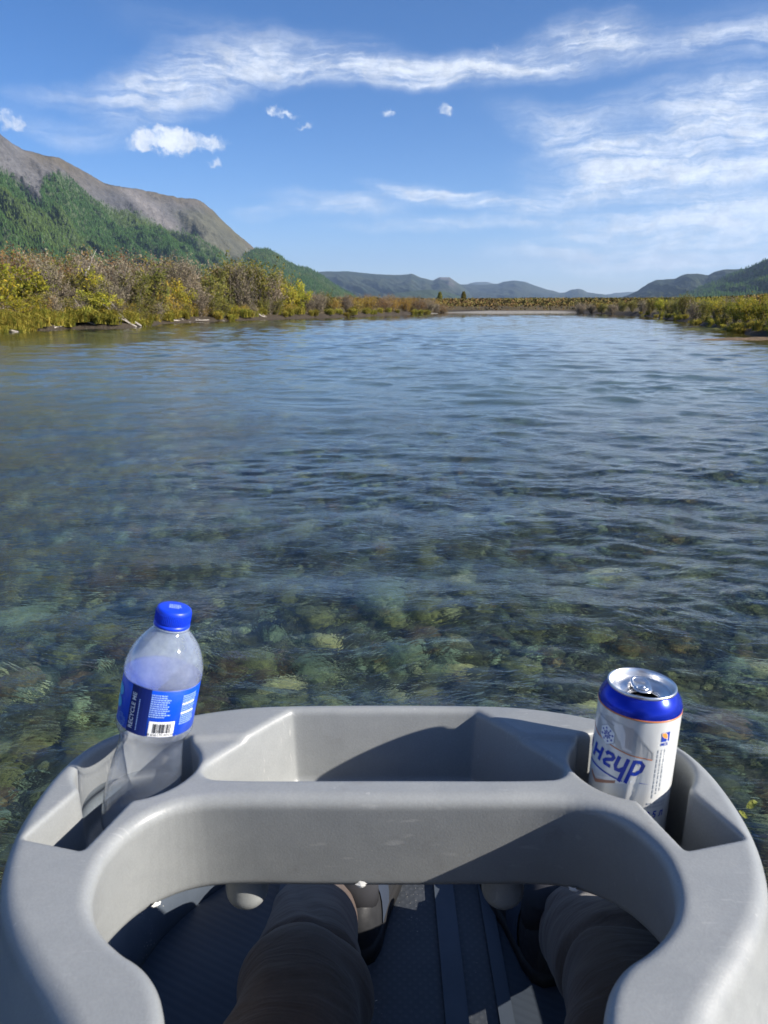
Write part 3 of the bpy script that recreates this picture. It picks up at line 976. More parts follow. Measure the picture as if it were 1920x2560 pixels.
# right bank
RX = [1480, 1525, 1588, 1635, 1673, 1729, 1760, 1800, 1850, 1925, 2050]
RY = [784, 786, 789, 793, 800, 808, 815, 823, 832, 844, 862]
rightf = [(1450, 2.5, 757, 'C', 1.5), (1478, 2.5, 758, 'C', 1.5), (1505, 2.5, 755, 'B', 1.3), (1530, 2.5, 757, 'C', 1.3), (1556, 2.5, 754, 'B', 1.2), (1580, 2.2, 752, 'B', 1.2), (1604, 2.4, 748, 'C', 1.1),
          (1625, 2.2, 742, 'B', 1.1), (1650, 2.4, 743, 'A', 1.0), (1672, 2.0, 746, 'B', 1.1), (1696, 2.2, 738, 'B', 1.0), (1712, 3.0, 732, 'B', 1.0), (1735, 1.6, 752, 'C', 1.1), (1758, 2.4, 745, 'B', 1.1),
          (1785, 3.0, 744, 'A', 1.0), (1812, 2.4, 746, 'B', 1.1), (1836, 3.2, 742, 'A', 1.0), (1866, 2.6, 744, 'A', 1.0), (1896, 3.2, 736, 'A', 1.0), (1930, 2.6, 738, 'A', 1.0), (1965, 3, 732, 'B', 1.0), (2010, 3, 730, 'A', 1)]
rl = {11: 'tallest round olive willow of the right bank', 8: 'yellowish willow left of the tallest right-bank willow', 18: 'leafy yellow-green willow at the right edge of the view'}
for i, (px, back, pyt, kd, wd) in enumerate(rightf):
    x, y, h, g = place(px, float(np.interp(px, RX, RY)), back, pyt)
    put_shrub(kd, x, y, h, rl.get(i, KL[kd] + ' at the water ' + seg_right(px)), 'shrub', None if i in rl else 'waterside shrubs of the right bank', wd, g)
for i in range(40):
    px = random.uniform(1490, 2080)
    back = random.uniform(5, 28)
    pyt = np.interp(px, [1490, 1600, 1700, 1800, 1920, 2080], [754, 749, 742, 742, 738, 730]) + random.uniform(-3, 8)
    kd = random.choices('BAEDC', [3, 3, 2, 1, 1])[0]
    x, y, h, g = place(px, float(np.interp(px, RX, RY)), back, pyt)
    put_shrub(kd, x, y, h, KL[kd] + ' in the back rows, ' + seg_right(px), 'shrub', 'shrubs behind the right bank', random.uniform(1.0, 1.4), g)

# two small trees on the far shore
def small_tree(px, pyt, seed, label):
    r = np.random.default_rng(seed)
    x, y, h, g = place(px, 783, 38, pyt)
    root = empty('larch_tree', (x, y, g))
    bm = bmesh.new()
    tube(bm, [(0, 0, -0.1), (0.02, 0, h * .5), (0, 0, h * .97)], [0.11, 0.07, 0.02], 6)
    from_bm('trunk', bm, BARK, root)
    n = 1500
    t = r.random(n) ** 0.8
    rad = (0.24 + 0.62 * np.sin(np.clip(t * 0.9 + 0.08, 0, 1) * math.pi)) * h * 0.24 * np.sqrt(r.random(n))
    a = r.random(n) * 6.283
    C = np.stack([rad * np.cos(a), rad * np.sin(a), h * (0.22 + 0.78 * t)], 1)
    d1 = r.normal(0, 1, (n, 3)); d1 /= np.linalg.norm(d1, axis=1)[:, None]
    d2 = r.normal(0, 1, (n, 3)); d2 -= (d1 * d2).sum(1)[:, None] * d1; d2 /= np.linalg.norm(d2, axis=1)[:, None]
    V = np.stack([C - d1 * .11, C + d2 * .05, C + d1 * .11, C - d2 * .05], 1).reshape(-1, 3)
    o = new_mesh('crown', V, np.arange(n * 4).reshape(-1, 4), LM_O, root)
    set_color(o, 'tint', np.repeat(np.repeat(r.random(n), 4)[:, None], 3, 1))
    tag(root, label, 'tree', 'small trees on the far shore')
small_tree(1099, 730, 3, 'left one of two small trees on the far shore')
small_tree(1158, 729, 4, 'right one of two small trees on the far shore')

# low brush that covers the valley floor beyond, one mass
def brush_mass():
    r = np.random.default_rng(77)
    n = 62000
    az_ = np.radians(r.uniform(-34, 34, n))
    D = np.exp(r.uniform(math.log(60), math.log(900), n))
    X, Y = D * np.sin(az_), D * np.cos(az_)
    h, d = ground_h(X, Y)
    ok = d > 7
    ok &= ~((np.abs(X - 17) < 17) & (Y < 124) & (Y > 95))
    X, Y, h, D = X[ok], Y[ok], h[ok], D[ok]
    n = len(X)
    per = 6
    s = 0.24 + 0.0011 * D
    C = np.repeat(np.stack([X, Y, h], 1), per, 0) + r.normal(0, 1, (n * per, 3)) * np.repeat(s, per)[:, None] * np.array([1.2, 1.2, .2])
    C[:, 2] = np.repeat(h, per) + r.random(n * per) * np.repeat(np.minimum(1.25 + 0 * s, 1.3), per)
    a = r.normal(0, 1, (n * per, 3)); a /= np.linalg.norm(a, axis=1)[:, None]
    b = r.normal(0, 1, (n * per, 3)); b -= (a * b).sum(1)[:, None] * a; b /= np.linalg.norm(b, axis=1)[:, None]
    L = np.repeat(s, per)[:, None] * 0.55
    V = np.stack([C - a * L, C + b * L * .5, C + a * L, C - b * L * .5], 1).reshape(-1, 3)
    m, k = material('valley_brush')
    at_ = k.n('ShaderNodeAttribute', attribute_name='tint')
    dd = k.n('ShaderNodeBsdfDiffuse')
    k.l(at_.outputs['Color'], dd.inputs[0]); k.l(dd.outputs[0], k.out.inputs[0])
    o = kind(new_mesh('valley_brush', V, np.arange(n * per * 4).reshape(-1, 4), m), 'stuff')
    pal = np.array([(0.13, 0.078, 0.036), (0.16, 0.105, 0.045), (0.15, 0.13, 0.045), (0.105, 0.10, 0.035), (0.18, 0.15, 0.055)])
    q = np.clip((vnoise(X, Y, 0.03, 31, 3) * 2.2 + 2.0 + r.normal(0, .8, n)), 0, 4.99).astype(int)
    set_color(o, 'tint', np.repeat(pal[q], per * 4, 0) * (0.75 + 0.5 * r.random((n * per, 1))).repeat(4, 0))
brush_mass()

# grass tussocks hanging over the water's edge
def tussock_proto(seed):
    r = np.random.default_rng(seed)
    V, Fq, T = [], [], []
    for i in range(170):
        a = r.random() * 6.283
        lean = 0.15 + 0.75 * r.random()
        L = 0.5 + 0.6 * r.random()
        b = np.array([r.normal(0, .10), r.normal(0, .10), 0])
        dr = np.array([math.cos(a), math.sin(a), 0])
        sd = np.array([-math.sin(a), math.cos(a), 0]) * (0.010 + .008 * r.random())
        p1 = b + dr * lean * L * .35 + np.array([0, 0, L * .55])
        p2 = b + dr * lean * L * .95 + np.array([0, 0, L * (.85 - .6 * lean)])
        i0 = len(V)
        V += [b - sd, b + sd, p1 + sd, p1 - sd, p2]
        Fq += [(i0, i0 + 1, i0 + 2, i0 + 3), (i0 + 3, i0 + 2, i0 + 4)]
        T += [r.random()] * 5
    o = new_mesh('grass_tussock', [tuple(v) for v in V], Fq, LM_S)
    set_color(o, 'tint', np.repeat(np.array(T)[:, None], 3, 1))
    return o
TUS = [tussock_proto(300 + i) for i in range(3)]
tus_used = set()
def put_tussock(x, y, s, label, group):
    k = random.randrange(3)
    if k in tus_used:
        o = TUS[k].copy(); COL.objects.link(o)
    else:
        o = TUS[k]; tus_used.add(k)
    o.location = (x, y, gh1(x, y) - 0.02)
    o.scale = (s * random.uniform(.9, 1.4), s * random.uniform(.9, 1.4), s * random.uniform(.8, 1.1))
    o.rotation_euler = (0, 0, random.uniform(0, 6.28))
    tag(o, label, 'grass', group)
for i in range(210):
    px = random.choice([random.uniform(-60, 480), random.uniform(-60, 330), random.uniform(480, 1090)])
    b = at(px, left_y(max(px, 0)), 0)
    hd = math.hypot(b[0], b[1]); D = hd + random.uniform(0.05, 1.5)
    put_tussock(b[0] / hd * D, b[1] / hd * D, random.uniform(.6, 1.15), 'yellow-green grass tussock at the water ' + seg_left(px), 'grass tussocks of the left bank')
for i in range(80):
    px = random.uniform(1600, 1990)
    b = at(px, float(np.interp(px, RX, RY)), 0)
    hd = math.hypot(b[0], b[1]); D = hd + random.uniform(0.3, 2.0)
    put_tussock(b[0] / hd * D, b[1] / hd * D, random.uniform(.35, .7), 'green grass tussock at the water ' + seg_right(px), 'grass tussocks of the right bank')

# driftwood on the left bank
DW = bark_mat('bleached_wood', (0.26, 0.23, 0.20), (0.50, 0.46, 0.41))
def drift(points, r0, label, forks=3, seed=1):
    """points: (picture x, picture y, metres behind the waterline)"""
    r = random.Random(seed)
    P = []
    for px, py, back in points:
        b = at(px, left_y(px), 0)
        hd = math.hypot(b[0], b[1]); D = hd + back
        ry = ray(px, py)
        P.append(Vector((b[0] / hd * D, b[1] / hd * D, max(CAMH + D * ry[2] / math.hypot(ry[0], ry[1]), 0.0))))
    o0 = P[0].copy()
    bm = bmesh.new()
    n = len(P)
    tube(bm, [p - o0 for p in P], [r0 * (1 - .65 * i / (n - 1)) for i in range(n)], 6)
    for q in range(forks):
        i = r.randrange(n - 1)
        p = P[i].lerp(P[i + 1], r.random()) - o0
        e = p + (P[-1] - P[0]).normalized() * r.uniform(.3, .8) + Vector((r.uniform(-.2, .2), r.uniform(-.2, .2), r.uniform(-.05, .35)))
        tube(bm, [p, p.lerp(e, .5) + Vector((0, 0, .05)), e], [r0 * .45, r0 * .3, r0 * .12], 5)
    o = from_bm('driftwood_branch', bm, DW)
    o.location = o0
    tag(o, label, 'driftwood', 'driftwood along the left bank')
drift([(352, 815, .1), (318, 792, .5), (290, 775, 1.0)], .075, 'long pale fallen branch, uppermost of the pile on the left bank', 5, 1)
drift([(340, 817, .05), (312, 800, .4), (285, 788, .9)], .06, 'pale fallen branch in the middle of the pile on the left bank', 4, 2)
drift([(330, 812, .2), (300, 783, .7), (278, 772, 1.1)], .045, 'thin pale branch at the top left of the branch pile', 4, 3)
drift([(300, 822, .0), (262, 818, .1), (235, 810, .3)], .06, 'pale log lying along the water below the branch pile', 2, 4)
drift([(238, 798, .6), (220, 786, .8), (205, 776, 1.0)], .045, 'thin pale branch leaning in grass left of the branch pile', 2, 5)
drift([(132, 826, .0), (140, 818, .15), (165, 814, .3)], .05, 'crooked pale root at the water under the yellow willows', 1, 6)
drift([(45, 831, .0), (20, 824, .2), (2, 820, .4)], .06, 'short pale log at the far left water edge', 1, 7)
drift([(475, 806, .0), (440, 801, .15), (412, 799, .3)], .07, 'pale log on the mud right of the branch pile', 2, 8)
drift([(560, 803, .0), (520, 800, .2), (490, 801, .3)], .06, 'flat pale log on the mud below the tall willows', 2, 9)
drift([(672, 799, .0), (655, 790, .5), (640, 781, 1.0)], .07, 'pale fallen branch below the tallest olive willow', 4, 10)
drift([(225, 690, 4.0), (232, 676, 4.0), (240, 664, 4.1)], .05, 'bare pale dead stem standing among the left-bank willows', 2, 11)

# ------------------------------------------------------------------ stones on the riverbed
def mat_stone(name, cols):
    mt, k = material(name)
    tc = k.n('ShaderNodeTexCoord')
    oi = k.n('ShaderNodeObjectInfo')
    g = k.n('ShaderNodeNewGeometry')
    n = k.noise(g.outputs['Position'], 26, 5, 0.65)
    n2 = k.noise(g.outputs['Position'], 7, 3, 0.6)
    v = k.m('ADD', k.m('MULTIPLY', oi.outputs['Random'], 0.55), k.m('MULTIPLY', n2, 0.5))
    col = k.ramp(v, cols)
    n3_ = k.noise(g.outputs['Position'], 48, 3, 0.7, 1.2)
    col = k.mix(1.0, col, k.ss(k.m('ADD', k.m('MULTIPLY', n, .5), k.m('MULTIPLY', n3_, .5)), 0.36, 0.62, 0.30, 1.7), 'MULTIPLY')
    b = pbsdf(k, col, 0.7, 0, 0.3, bump(k, n, 0.5, 0.01))
    k.l(b.outputs[0], k.out.inputs[0])
    return mt
STONES = {
    'dark': ('dark slate-grey', mat_stone('slate_stone', [(0.1, (0.011, 0.016, 0.014)), (0.6, (0.033, 0.041, 0.034)), (1.0, (0.018, 0.023, 0.023))])),
    'olive': ('olive-green', mat_stone('olive_stone', [(0.1, (0.047, 0.055, 0.024)), (0.6, (0.105, 0.113, 0.044)), (1.0, (0.071, 0.090, 0.050))])),
    'pale': ('pale yellowish', mat_stone('pale_stone', [(0.1, (0.220, 0.230, 0.110)), (0.6, (0.293, 0.291, 0.154)), (1.0, (0.249, 0.284, 0.190))])),
    'rust': ('rust-brown', mat_stone('rust_stone', [(0.1, (0.031, 0.021, 0.010)), (0.6, (0.069, 0.043, 0.018)), (1.0, (0.050, 0.038, 0.016))])),
    'green': ('pale grey-green', mat_stone('green_stone', [(0.1, (0.068, 0.096, 0.066)), (0.6, (0.120, 0.158, 0.108)), (1.0, (0.091, 0.123, 0.093))])),
}
def stone_mesh(seed, sub=2):
    bm = bmesh.new()
    bmesh.ops.create_icosphere(bm, subdivisions=sub, radius=1.0)
    r = random.Random(seed)
    off = Vector((r.uniform(0, 50), r.uniform(0, 50), r.uniform(0, 50)))
    cuts = [(Vector((r.gauss(0, 1), r.gauss(0, 1), r.gauss(0, .8))).normalized(), r.uniform(.55, .85)) for q in range(6)]
    for v in bm.verts:
        d = v.co.copy()
        for nrm, lim in cuts:
            s = d.dot(nrm)
            if s > lim: d -= nrm * (s - lim) * .85
        d *= 1 + 0.22 * mnoise.noise(d * 1.3 + off)
        v.co = d
    me = bpy.data.meshes.new('river_stone')
    bm.to_mesh(me); bm.free()
    me.polygons.foreach_set('use_smooth', np.ones(len(me.polygons), dtype=bool))
    return me

def build_stones():
    r = random.Random(11)
    spots = []
    grid = {}
    tries = 0
    while len(spots) < 5200 and tries < 90000:
        tries += 1
        Y = 1.15 + 8.5 * r.random() ** 1.35
        X = r.uniform(-1, 1) * (0.62 * Y + 1.0)
        if Y < 1.6 and abs(X) < 0.5: continue
        s = 0.030 + 0.070 * r.random() ** 2.2 + (0.06 if r.random() < .05 else 0)
        if Y > 6: s *= 1.25
        key = (int(X / .3), int(Y / .3))
        ok = True
        for a in (-1, 0, 1):
            for b in (-1, 0, 1):
                for (x2, y2, s2) in grid.get((key[0] + a, key[1] + b), ()):
                    if (X - x2) ** 2 + (Y - y2) ** 2 < (0.62 * (s + s2)) ** 2:
                        ok = False
        if not ok: continue
        grid.setdefault(key, []).append((X, Y, s))
        spots.append((X, Y, s))
    H, _ = ground_h(np.array([q[0] for q in spots]), np.array([q[1] for q in spots]))
    ranked = sorted(range(len(spots)), key=lambda i: -spots[i][2] / math.hypot(spots[i][0], spots[i][1]) * (1.0 if abs(spots[i][0]) < .52 * spots[i][1] + .25 else .2))
    solo = set(ranked[:285])
    kinds = ['dark', 'olive', 'pale', 'rust', 'green']
    wts = [3.2, 3.6, 1.1, 1.2, 2.2]
    protos_ = {kd: [] for kd in kinds}
    base = [stone_mesh(500 + i) for i in range(5)]
    for kd in kinds:
        for b in base[:3]:
            me = b.copy()
            me.materials.append(STONES[kd][1])
            protos_[kd].append(me)
    low = []
    for i in range(4):
        me = stone_mesh(600 + i, 1)
        v = np.empty(len(me.vertices) * 3); me.vertices.foreach_get('co', v)
        f = np.array([list(p.vertices) for p in me.polygons])
        low.append((v.reshape(-1, 3), f))
    pal = {'dark': (0.018, 0.023, 0.021), 'olive': (0.074, 0.082, 0.035), 'pale': (0.178, 0.191, 0.105), 'rust': (0.086, 0.056, 0.022), 'green': (0.106, 0.141, 0.097)}
    Vs, Fs, Cs, n0 = [], [], [], 0
    for i, (X, Y, s) in enumerate(spots):
        kd = r.choices(kinds, wts)[0]
        sx, sy, sz = s * r.uniform(.9, 1.35), s * r.uniform(.75, 1.1), s * r.uniform(.45, .75)
        rz = r.uniform(0, 6.28)
        if i in solo:
            o = bpy.data.objects.new('river_stone', r.choice(protos_[kd]))
            COL.objects.link(o)
            o.location = (X, Y, H[i] + sz * .35)
            o.scale = (sx, sy, sz)
            o.rotation_euler = (r.uniform(-.2, .2), r.uniform(-.2, .2), rz)
            tag(o, STONES[kd][0] + ' stone lying on the riverbed under clear water', 'stone', STONES[kd][0] + ' stones on the riverbed')
        else:
            v, f = r.choice(low)
            c, sn = math.cos(rz), math.sin(rz)
            w = v * np.array([sx, sy, sz])
            w = np.stack([w[:, 0] * c - w[:, 1] * sn + X, w[:, 0] * sn + w[:, 1] * c + Y, w[:, 2] + H[i] + sz * .3], 1)
            Vs.append(w); Fs.append(f + n0); n0 += len(v)
            Cs.append(np.repeat(np.array(pal[kd])[None] * r.uniform(.65, 1.35), len(v), 0))
    mt, k = material('cobble_mix')
    a = k.n('ShaderNodeAttribute', attribute_name='tint')
    g = k.n('ShaderNodeNewGeometry')
    n = k.noise(g.outputs['Position'], 40, 5, 0.7, 1.0)
    col = k.mix(1.0, a.outputs['Color'], k.ss(n, 0.36, 0.62, 0.30, 1.7), 'MULTIPLY')
    b = pbsdf(k, col, 0.7, 0, 0.3)
    k.l(b.outputs[0], k.out.inputs[0])
    o = kind(new_mesh('riverbed_cobbles', np.concatenate(Vs), np.concatenate(Fs), mt, smooth=True), 'stuff')
    set_color(o, 'tint', np.concatenate(Cs))
build_stones()
# shoals off the right bank and two leaves on the water
def mound(name, c, rx, ry, h, rot, mat, seed):
    n = 26
    V, Fq = [], []
    for i in range(n + 1):
        for j in range(n + 1):
            u, v = -1 + 2 * i / n, -1 + 2 * j / n
            rr = math.hypot(u, v)
            x, y = u * rx, v * ry
            z = h * max(0, 1 - rr ** 2) + .05 * mnoise.noise(Vector((x * 1.8 + seed, y * 1.8, 0))) + .03 * mnoise.noise(Vector((x * 6, y * 6 + seed, 0))) - .06 - .25 * max(0, rr - .9)
            V.append((x * math.cos(rot) - y * math.sin(rot) + c[0], x * math.sin(rot) + y * math.cos(rot) + c[1], z))
    for i in range(n):
        for j in range(n):
            a = i * (n + 1) + j
            Fq.append((a, a + n + 1, a + n + 2, a + 1))
    return new_mesh(name, V, Fq, mat, smooth=True)
def mat_mound(name, c1, c2, sc_):
    mt, k = material(name)
    g = k.n('ShaderNodeNewGeometry')
    n = k.noise(g.outputs['Position'], sc_, 5, .65)
    b = pbsdf(k, k.ramp(n, [(0.3, c1), (0.7, c2)]), .9, 0, .2, bump(k, n, .8, .05))
    k.l(b.outputs[0], k.out.inputs[0])
    return mt
kind(mound('gravel_shoal', at(1925, 848, 0), 3.4, .9, .13, .12, mat_mound('shoal_gravel', (0.07, 0.05, 0.03), (0.24, 0.165, 0.10), 9), 3), 'structure')
kind(mound('mossy_shoal', at(1765, 824, 0), 1.5, .8, .16, .1, mat_mound('shoal_moss', (0.06, 0.07, 0.02), (0.22, 0.20, 0.06), 5), 8), 'structure')
LEAFM = mat_mound('floating_leaf_green', (0.14, 0.17, 0.03), (0.24, 0.25, 0.06), 30)
for px, py, rot, lab in ((1880, 2012, .6, 'larger yellow-green leaf floating right of the plastic frame'), (1857, 2037, 2.1, 'smaller yellow-green leaf floating right of the plastic frame')):
    bm = bmesh.new()
    L_ = .022 if px == 1880 else .016
    mid = [bm.verts.new((t * L_, 0, .004 * math.sin(t * 3))) for t in np.linspace(-1, 1, 9)]
    for sg in (-1, 1):
        ed = [bm.verts.new((t * L_, sg * .42 * L_ * (1 - t * t) ** .8, .004 * math.sin(t * 3) + .003 * (1 - t * t))) for t in np.linspace(-1, 1, 9)]
        for q in range(8):
            bm.faces.new((mid[q], mid[q + 1], ed[q + 1], ed[q]) if sg > 0 else (ed[q], ed[q + 1], mid[q + 1], mid[q]))
    bmesh.ops.remove_doubles(bm, verts=bm.verts, dist=1e-5)
    o = from_bm('floating_leaf', bm, LEAFM)
    o.location = at(px, py, .012); o.rotation_euler = (0, 0, rot)
    tag(o, lab, 'leaf', 'leaves floating beside the raft')

# ------------------------------------------------------------------ raft
Z = lambda rel: CAMH + rel           # heights measured down from the camera
FLOOR = 0.25
def mat_pvc(name, c1, c2, weave=True, rough=0.45):
    mt, k = material(name)
    g = k.n('ShaderNodeNewGeometry')
    P = g.outputs['Position']
    n = k.noise(P, 6, 4, 0.6)
    n2 = k.noise(P, 60, 3, 0.6)
    col = k.mix(k.ss(n, .3, .7), c4(c1), c4(c2))
    grit = k.ss(k.m('MULTIPLY', k.ss(k.noise(P, 220, 2, 0.6), .64, .72), k.ss(k.noise(P, 9, 3, 0.6), .52, .66)), 0.1, 0.8)
    col = k.mix(grit, col, (0.42, 0.40, 0.36, 1))
    h = n2
    nrm = None
    if weave:
        w1 = k.n('ShaderNodeTexWave', wave_type='BANDS', bands_direction='DIAGONAL')
        w2 = k.n('ShaderNodeTexWave', wave_type='BANDS', bands_direction='DIAGONAL')
        k.l(k.mapping(P, scale=(1, 1, 0)), w1.inputs['Vector'])
        k.l(k.mapping(P, scale=(-1, 1, 0)), w2.inputs['Vector'])
        for w in (w1, w2):
            w.inputs['Scale'].default_value = 42
        hh = k.m('MULTIPLY', w1.outputs['Fac'], w2.outputs['Fac'])
        col = k.mix(k.ss(hh, .3, .8), col, k.mix(0.05, col, (0.30, 0.31, 0.32, 1)))
        nrm = bump(k, hh, 0.18, 0.0015)
    else:
        nrm = bump(k, n2, 0.15, 0.002)
    b = pbsdf(k, col, rough, 0, 0.45, nrm)
    k.l(b.outputs[0], k.out.inputs[0])
    return mt

def mat_ribbed():
    mt, k = material('ribbed_pvc')
    g = k.n('ShaderNodeNewGeometry')
    P = g.outputs['Position']
    w = k.n('ShaderNodeTexWave', wave_type='BANDS', bands_direction='Y')
    k.l(k.mapping(P, rot=(0, 0, R(28))), w.inputs['Vector'])
    w.inputs['Scale'].default_value = 26
    n = k.noise(P, 5, 4, 0.6)
    col = k.mix(k.ss(n, .3, .7), (0.032, 0.042, 0.058, 1), (0.046, 0.058, 0.076, 1))
    col = k.mix(k.ss(w.outputs['Fac'], .2, .5, .15, 0), col, (0.018, 0.024, 0.034, 1))
    b = pbsdf(k, col, 0.5, 0, 0.4, bump(k, w.outputs['Fac'], .15, .0015))
    k.l(b.outputs[0], k.out.inputs[0])
    return mt
M_FLOOR = mat_pvc('floor_weave', (0.040, 0.046, 0.055), (0.058, 0.065, 0.076))
M_TUBE = mat_pvc('slate_pvc', (0.050, 0.064, 0.085), (0.068, 0.084, 0.108), False, 0.5)
M_RIB = mat_ribbed()

def smooth_poly(P, it=2):
    P = [np.array(p, float) for p in P]
    for _ in range(it):
        Q = []
        for i in range(len(P)):
            a, b = P[i], P[(i + 1) % len(P)]
            Q += [a * .75 + b * .25, a * .25 + b * .75]
        P = Q
    return P

def build_raft():
    root = empty('raft', (0, 0.5, FLOOR))
    # inner edge of the tubes on the floor, bow forward
    half = [(0.385, -1.6), (0.385, 0.55), (0.375, 0.90), (0.30, 1.05), (0.17, 1.16), (0.0, 1.19)]
    line = [(-x, y) for x, y in half] + [(x, y) for x, y in reversed(half[:-1])]
    L = [np.array(p, float) for p in line]
    for _ in range(3):
        Q = [L[0]]
        for a, b in zip(L, L[1:]):
            Q += [a * .75 + b * .25, a * .25 + b * .75]
        Q.append(L[-1]); L = Q
    rr = 0.115
    def P3(p, z):
        return (p[0], p[1] - 0.5, z - FLOOR)
    # floor sheet with a small upturned rim
    bm = bmesh.new()
    f = [bm.verts.new(P3(p, FLOOR)) for p in L]
    bm.faces.new(f)
    fl = from_bm('floor', bm, M_FLOOR, root, False)
    bm = bmesh.new()
    g = [bm.verts.new(P3(p * 1.0, FLOOR - 0.14)) for p in L]
    bm.faces.new(list(reversed(g)))
    from_bm('floor_underside', bm, M_TUBE, root, False)
    # tube
    n = len(L)
    cen = []
    for i in range(n):
        d = L[min(i + 1, n - 1)] - L[max(i - 1, 0)]
        d /= np.linalg.norm(d)
        nm = np.array([-d[1], d[0]])
        cen.append(L[i] + nm * rr * .98)
    bm = bmesh.new()
    pts = [P3(c, FLOOR + 0.03 + 0.00 * max(0, c[1] - .9)) for c in cen]
    tube(bm, pts, [rr] * n, 28)
    from_bm('tube', bm, M_TUBE, root)
    # ribbed side strips glued on the floor left and right of the middle panel
    for sgn in (-1, 1):
        bm = bmesh.new()
        edge = [p for p in L if p[0] * sgn > 0.16 and p[1] > -1.2]
        edge.sort(key=lambda p: p[1])
        inner = [np.array([sgn * 0.165, p[1]]) for p in edge]
        a = [bm.verts.new(P3(p * np.array([.999, 1]), FLOOR + 0.004)) for p in edge]
        b = [bm.verts.new(P3(p, FLOOR + 0.004)) for p in inner]
        for i in range(len(a) - 1):
            bm.faces.new((a[i], a[i + 1], b[i + 1], b[i]) if sgn < 0 else (b[i], b[i + 1], a[i + 1], a[i]))
        from_bm('side_panel', bm, M_RIB, root, False)
    # welded seam tapes
    for x0, w in ((-0.168, .007), (-0.135, .003), (0.10, .016), (0.168, .010)):
        bm = bmesh.new()
        q = [(x0 - w, -1.0), (x0 + w, -1.0), (x0 + w, 1.09), (x0 - w, 1.09)]
        vs = [bm.verts.new((x, y - .5, 0.0075)) for x, y in q]
        bm.faces.new(vs)
        r_ = bmesh.ops.extrude_face_region(bm, geom=bm.faces[:])
        for v in [e for e in r_['geom'] if isinstance(e, bmesh.types.BMVert)]:
            v.co.z += 0.0016
        bmesh.ops.recalc_face_normals(bm, faces=bm.faces)
        from_bm('seam_tape', bm, M_TUBE, root, False)
    tag(root, 'grey inflatable raft with woven floor under the plastic tray', 'raft')
build_raft()

# ------------------------------------------------------------------ moulded plastic frame
def mat_plastic():
    mt, k = material('grey_moulded_plastic')
    g = k.n('ShaderNodeNewGeometry')
    P = g.outputs['Position']
    n = k.noise(P, 9, 5, 0.6)
    n2 = k.noise(P, 38, 4, 0.65)
    n3 = k.noise(P, 620, 2, 0.5)
    col = k.ramp(k.m('ADD', k.m('MULTIPLY', n, .6), k.m('MULTIPLY', n2, .4)), [(0.3, (0.222, 0.236, 0.240)), (0.55, (0.258, 0.272, 0.274)), (0.75, (0.288, 0.300, 0.298))])
    # fine light scratches and a few grimy smears
    sc1 = k.noise(k.mapping(P, rot=(0, 0, R(35)), scale=(30, 420, 60)), 1.0, 2, 0.5)
    scm = k.m('MULTIPLY', k.ss(sc1, .64, .72), k.ss(k.noise(P, 14, 3, .6), .46, .62))
    spots = k.m('MULTIPLY', k.ss(k.noise(P, 150, 2, .5), .70, .75), k.ss(k.noise(P, 11, 3, .6), .50, .62))
    scm = k.m('MAXIMUM', scm, spots)
    col = k.mix(k.m('MULTIPLY', scm, .28), col, (0.5, 0.5, 0.49, 1))
    gr = k.ss(k.noise(k.mapping(P, scale=(1, 1.5, 1)), 17, 6, 0.7), .62, .74, 0, .35)
    col = k.mix(gr, col, (0.16, 0.15, 0.14, 1))
    col = k.mix(k.ss(n3, .3, .7, 0, .22), col, (0.17, 0.17, 0.18, 1))
    b = pbsdf(k, col, k.ss(n2, .3, .7, .36, .50), 0, 0.5, bump(k, k.m('ADD', n3, k.m('MULTIPLY', n2, .4)), 0.14, 0.0009))
    k.l(b.outputs[0], k.out.inputs[0])
    return mt
M_PLAST = mat_plastic()

ZT = -0.37
outer_h = [(0, .661), (.080, .660), (.125, .6575), (.165, .648), (.200, .6345), (.240, .614), (.263, .585), (.272, .55), (.2735, .51), (.271, .475), (.263, .44), (.251, .412),
           (.233, .386), (.210, .361), (.187, .338), (.168, .316), (.158, .295), (.150, .280)]
hole_h = [(.118, .278), (.112, .295), (.114, .316), (.119, .331), (.126, .3455), (.136, .3575), (.145, .3645), (.155, .370), (.173, .385), (.185, .402), (.192, .424), (.1935, .449), (.187, .472),
          (.174, .493), (.152, .507), (.124, .5105), (.08, .510), (0, .509)]
tray_h = [(0, .646), (.083, .646), (.0905, .642), (.1485, .5665), (.1515, .5545), (.146, .5415), (.133, .5365), (0, .5372)]

def mirror(h):
    return [(x, y) for x, y in h] + [(-x, y) for x, y in reversed(h) if abs(x) > 1e-6]

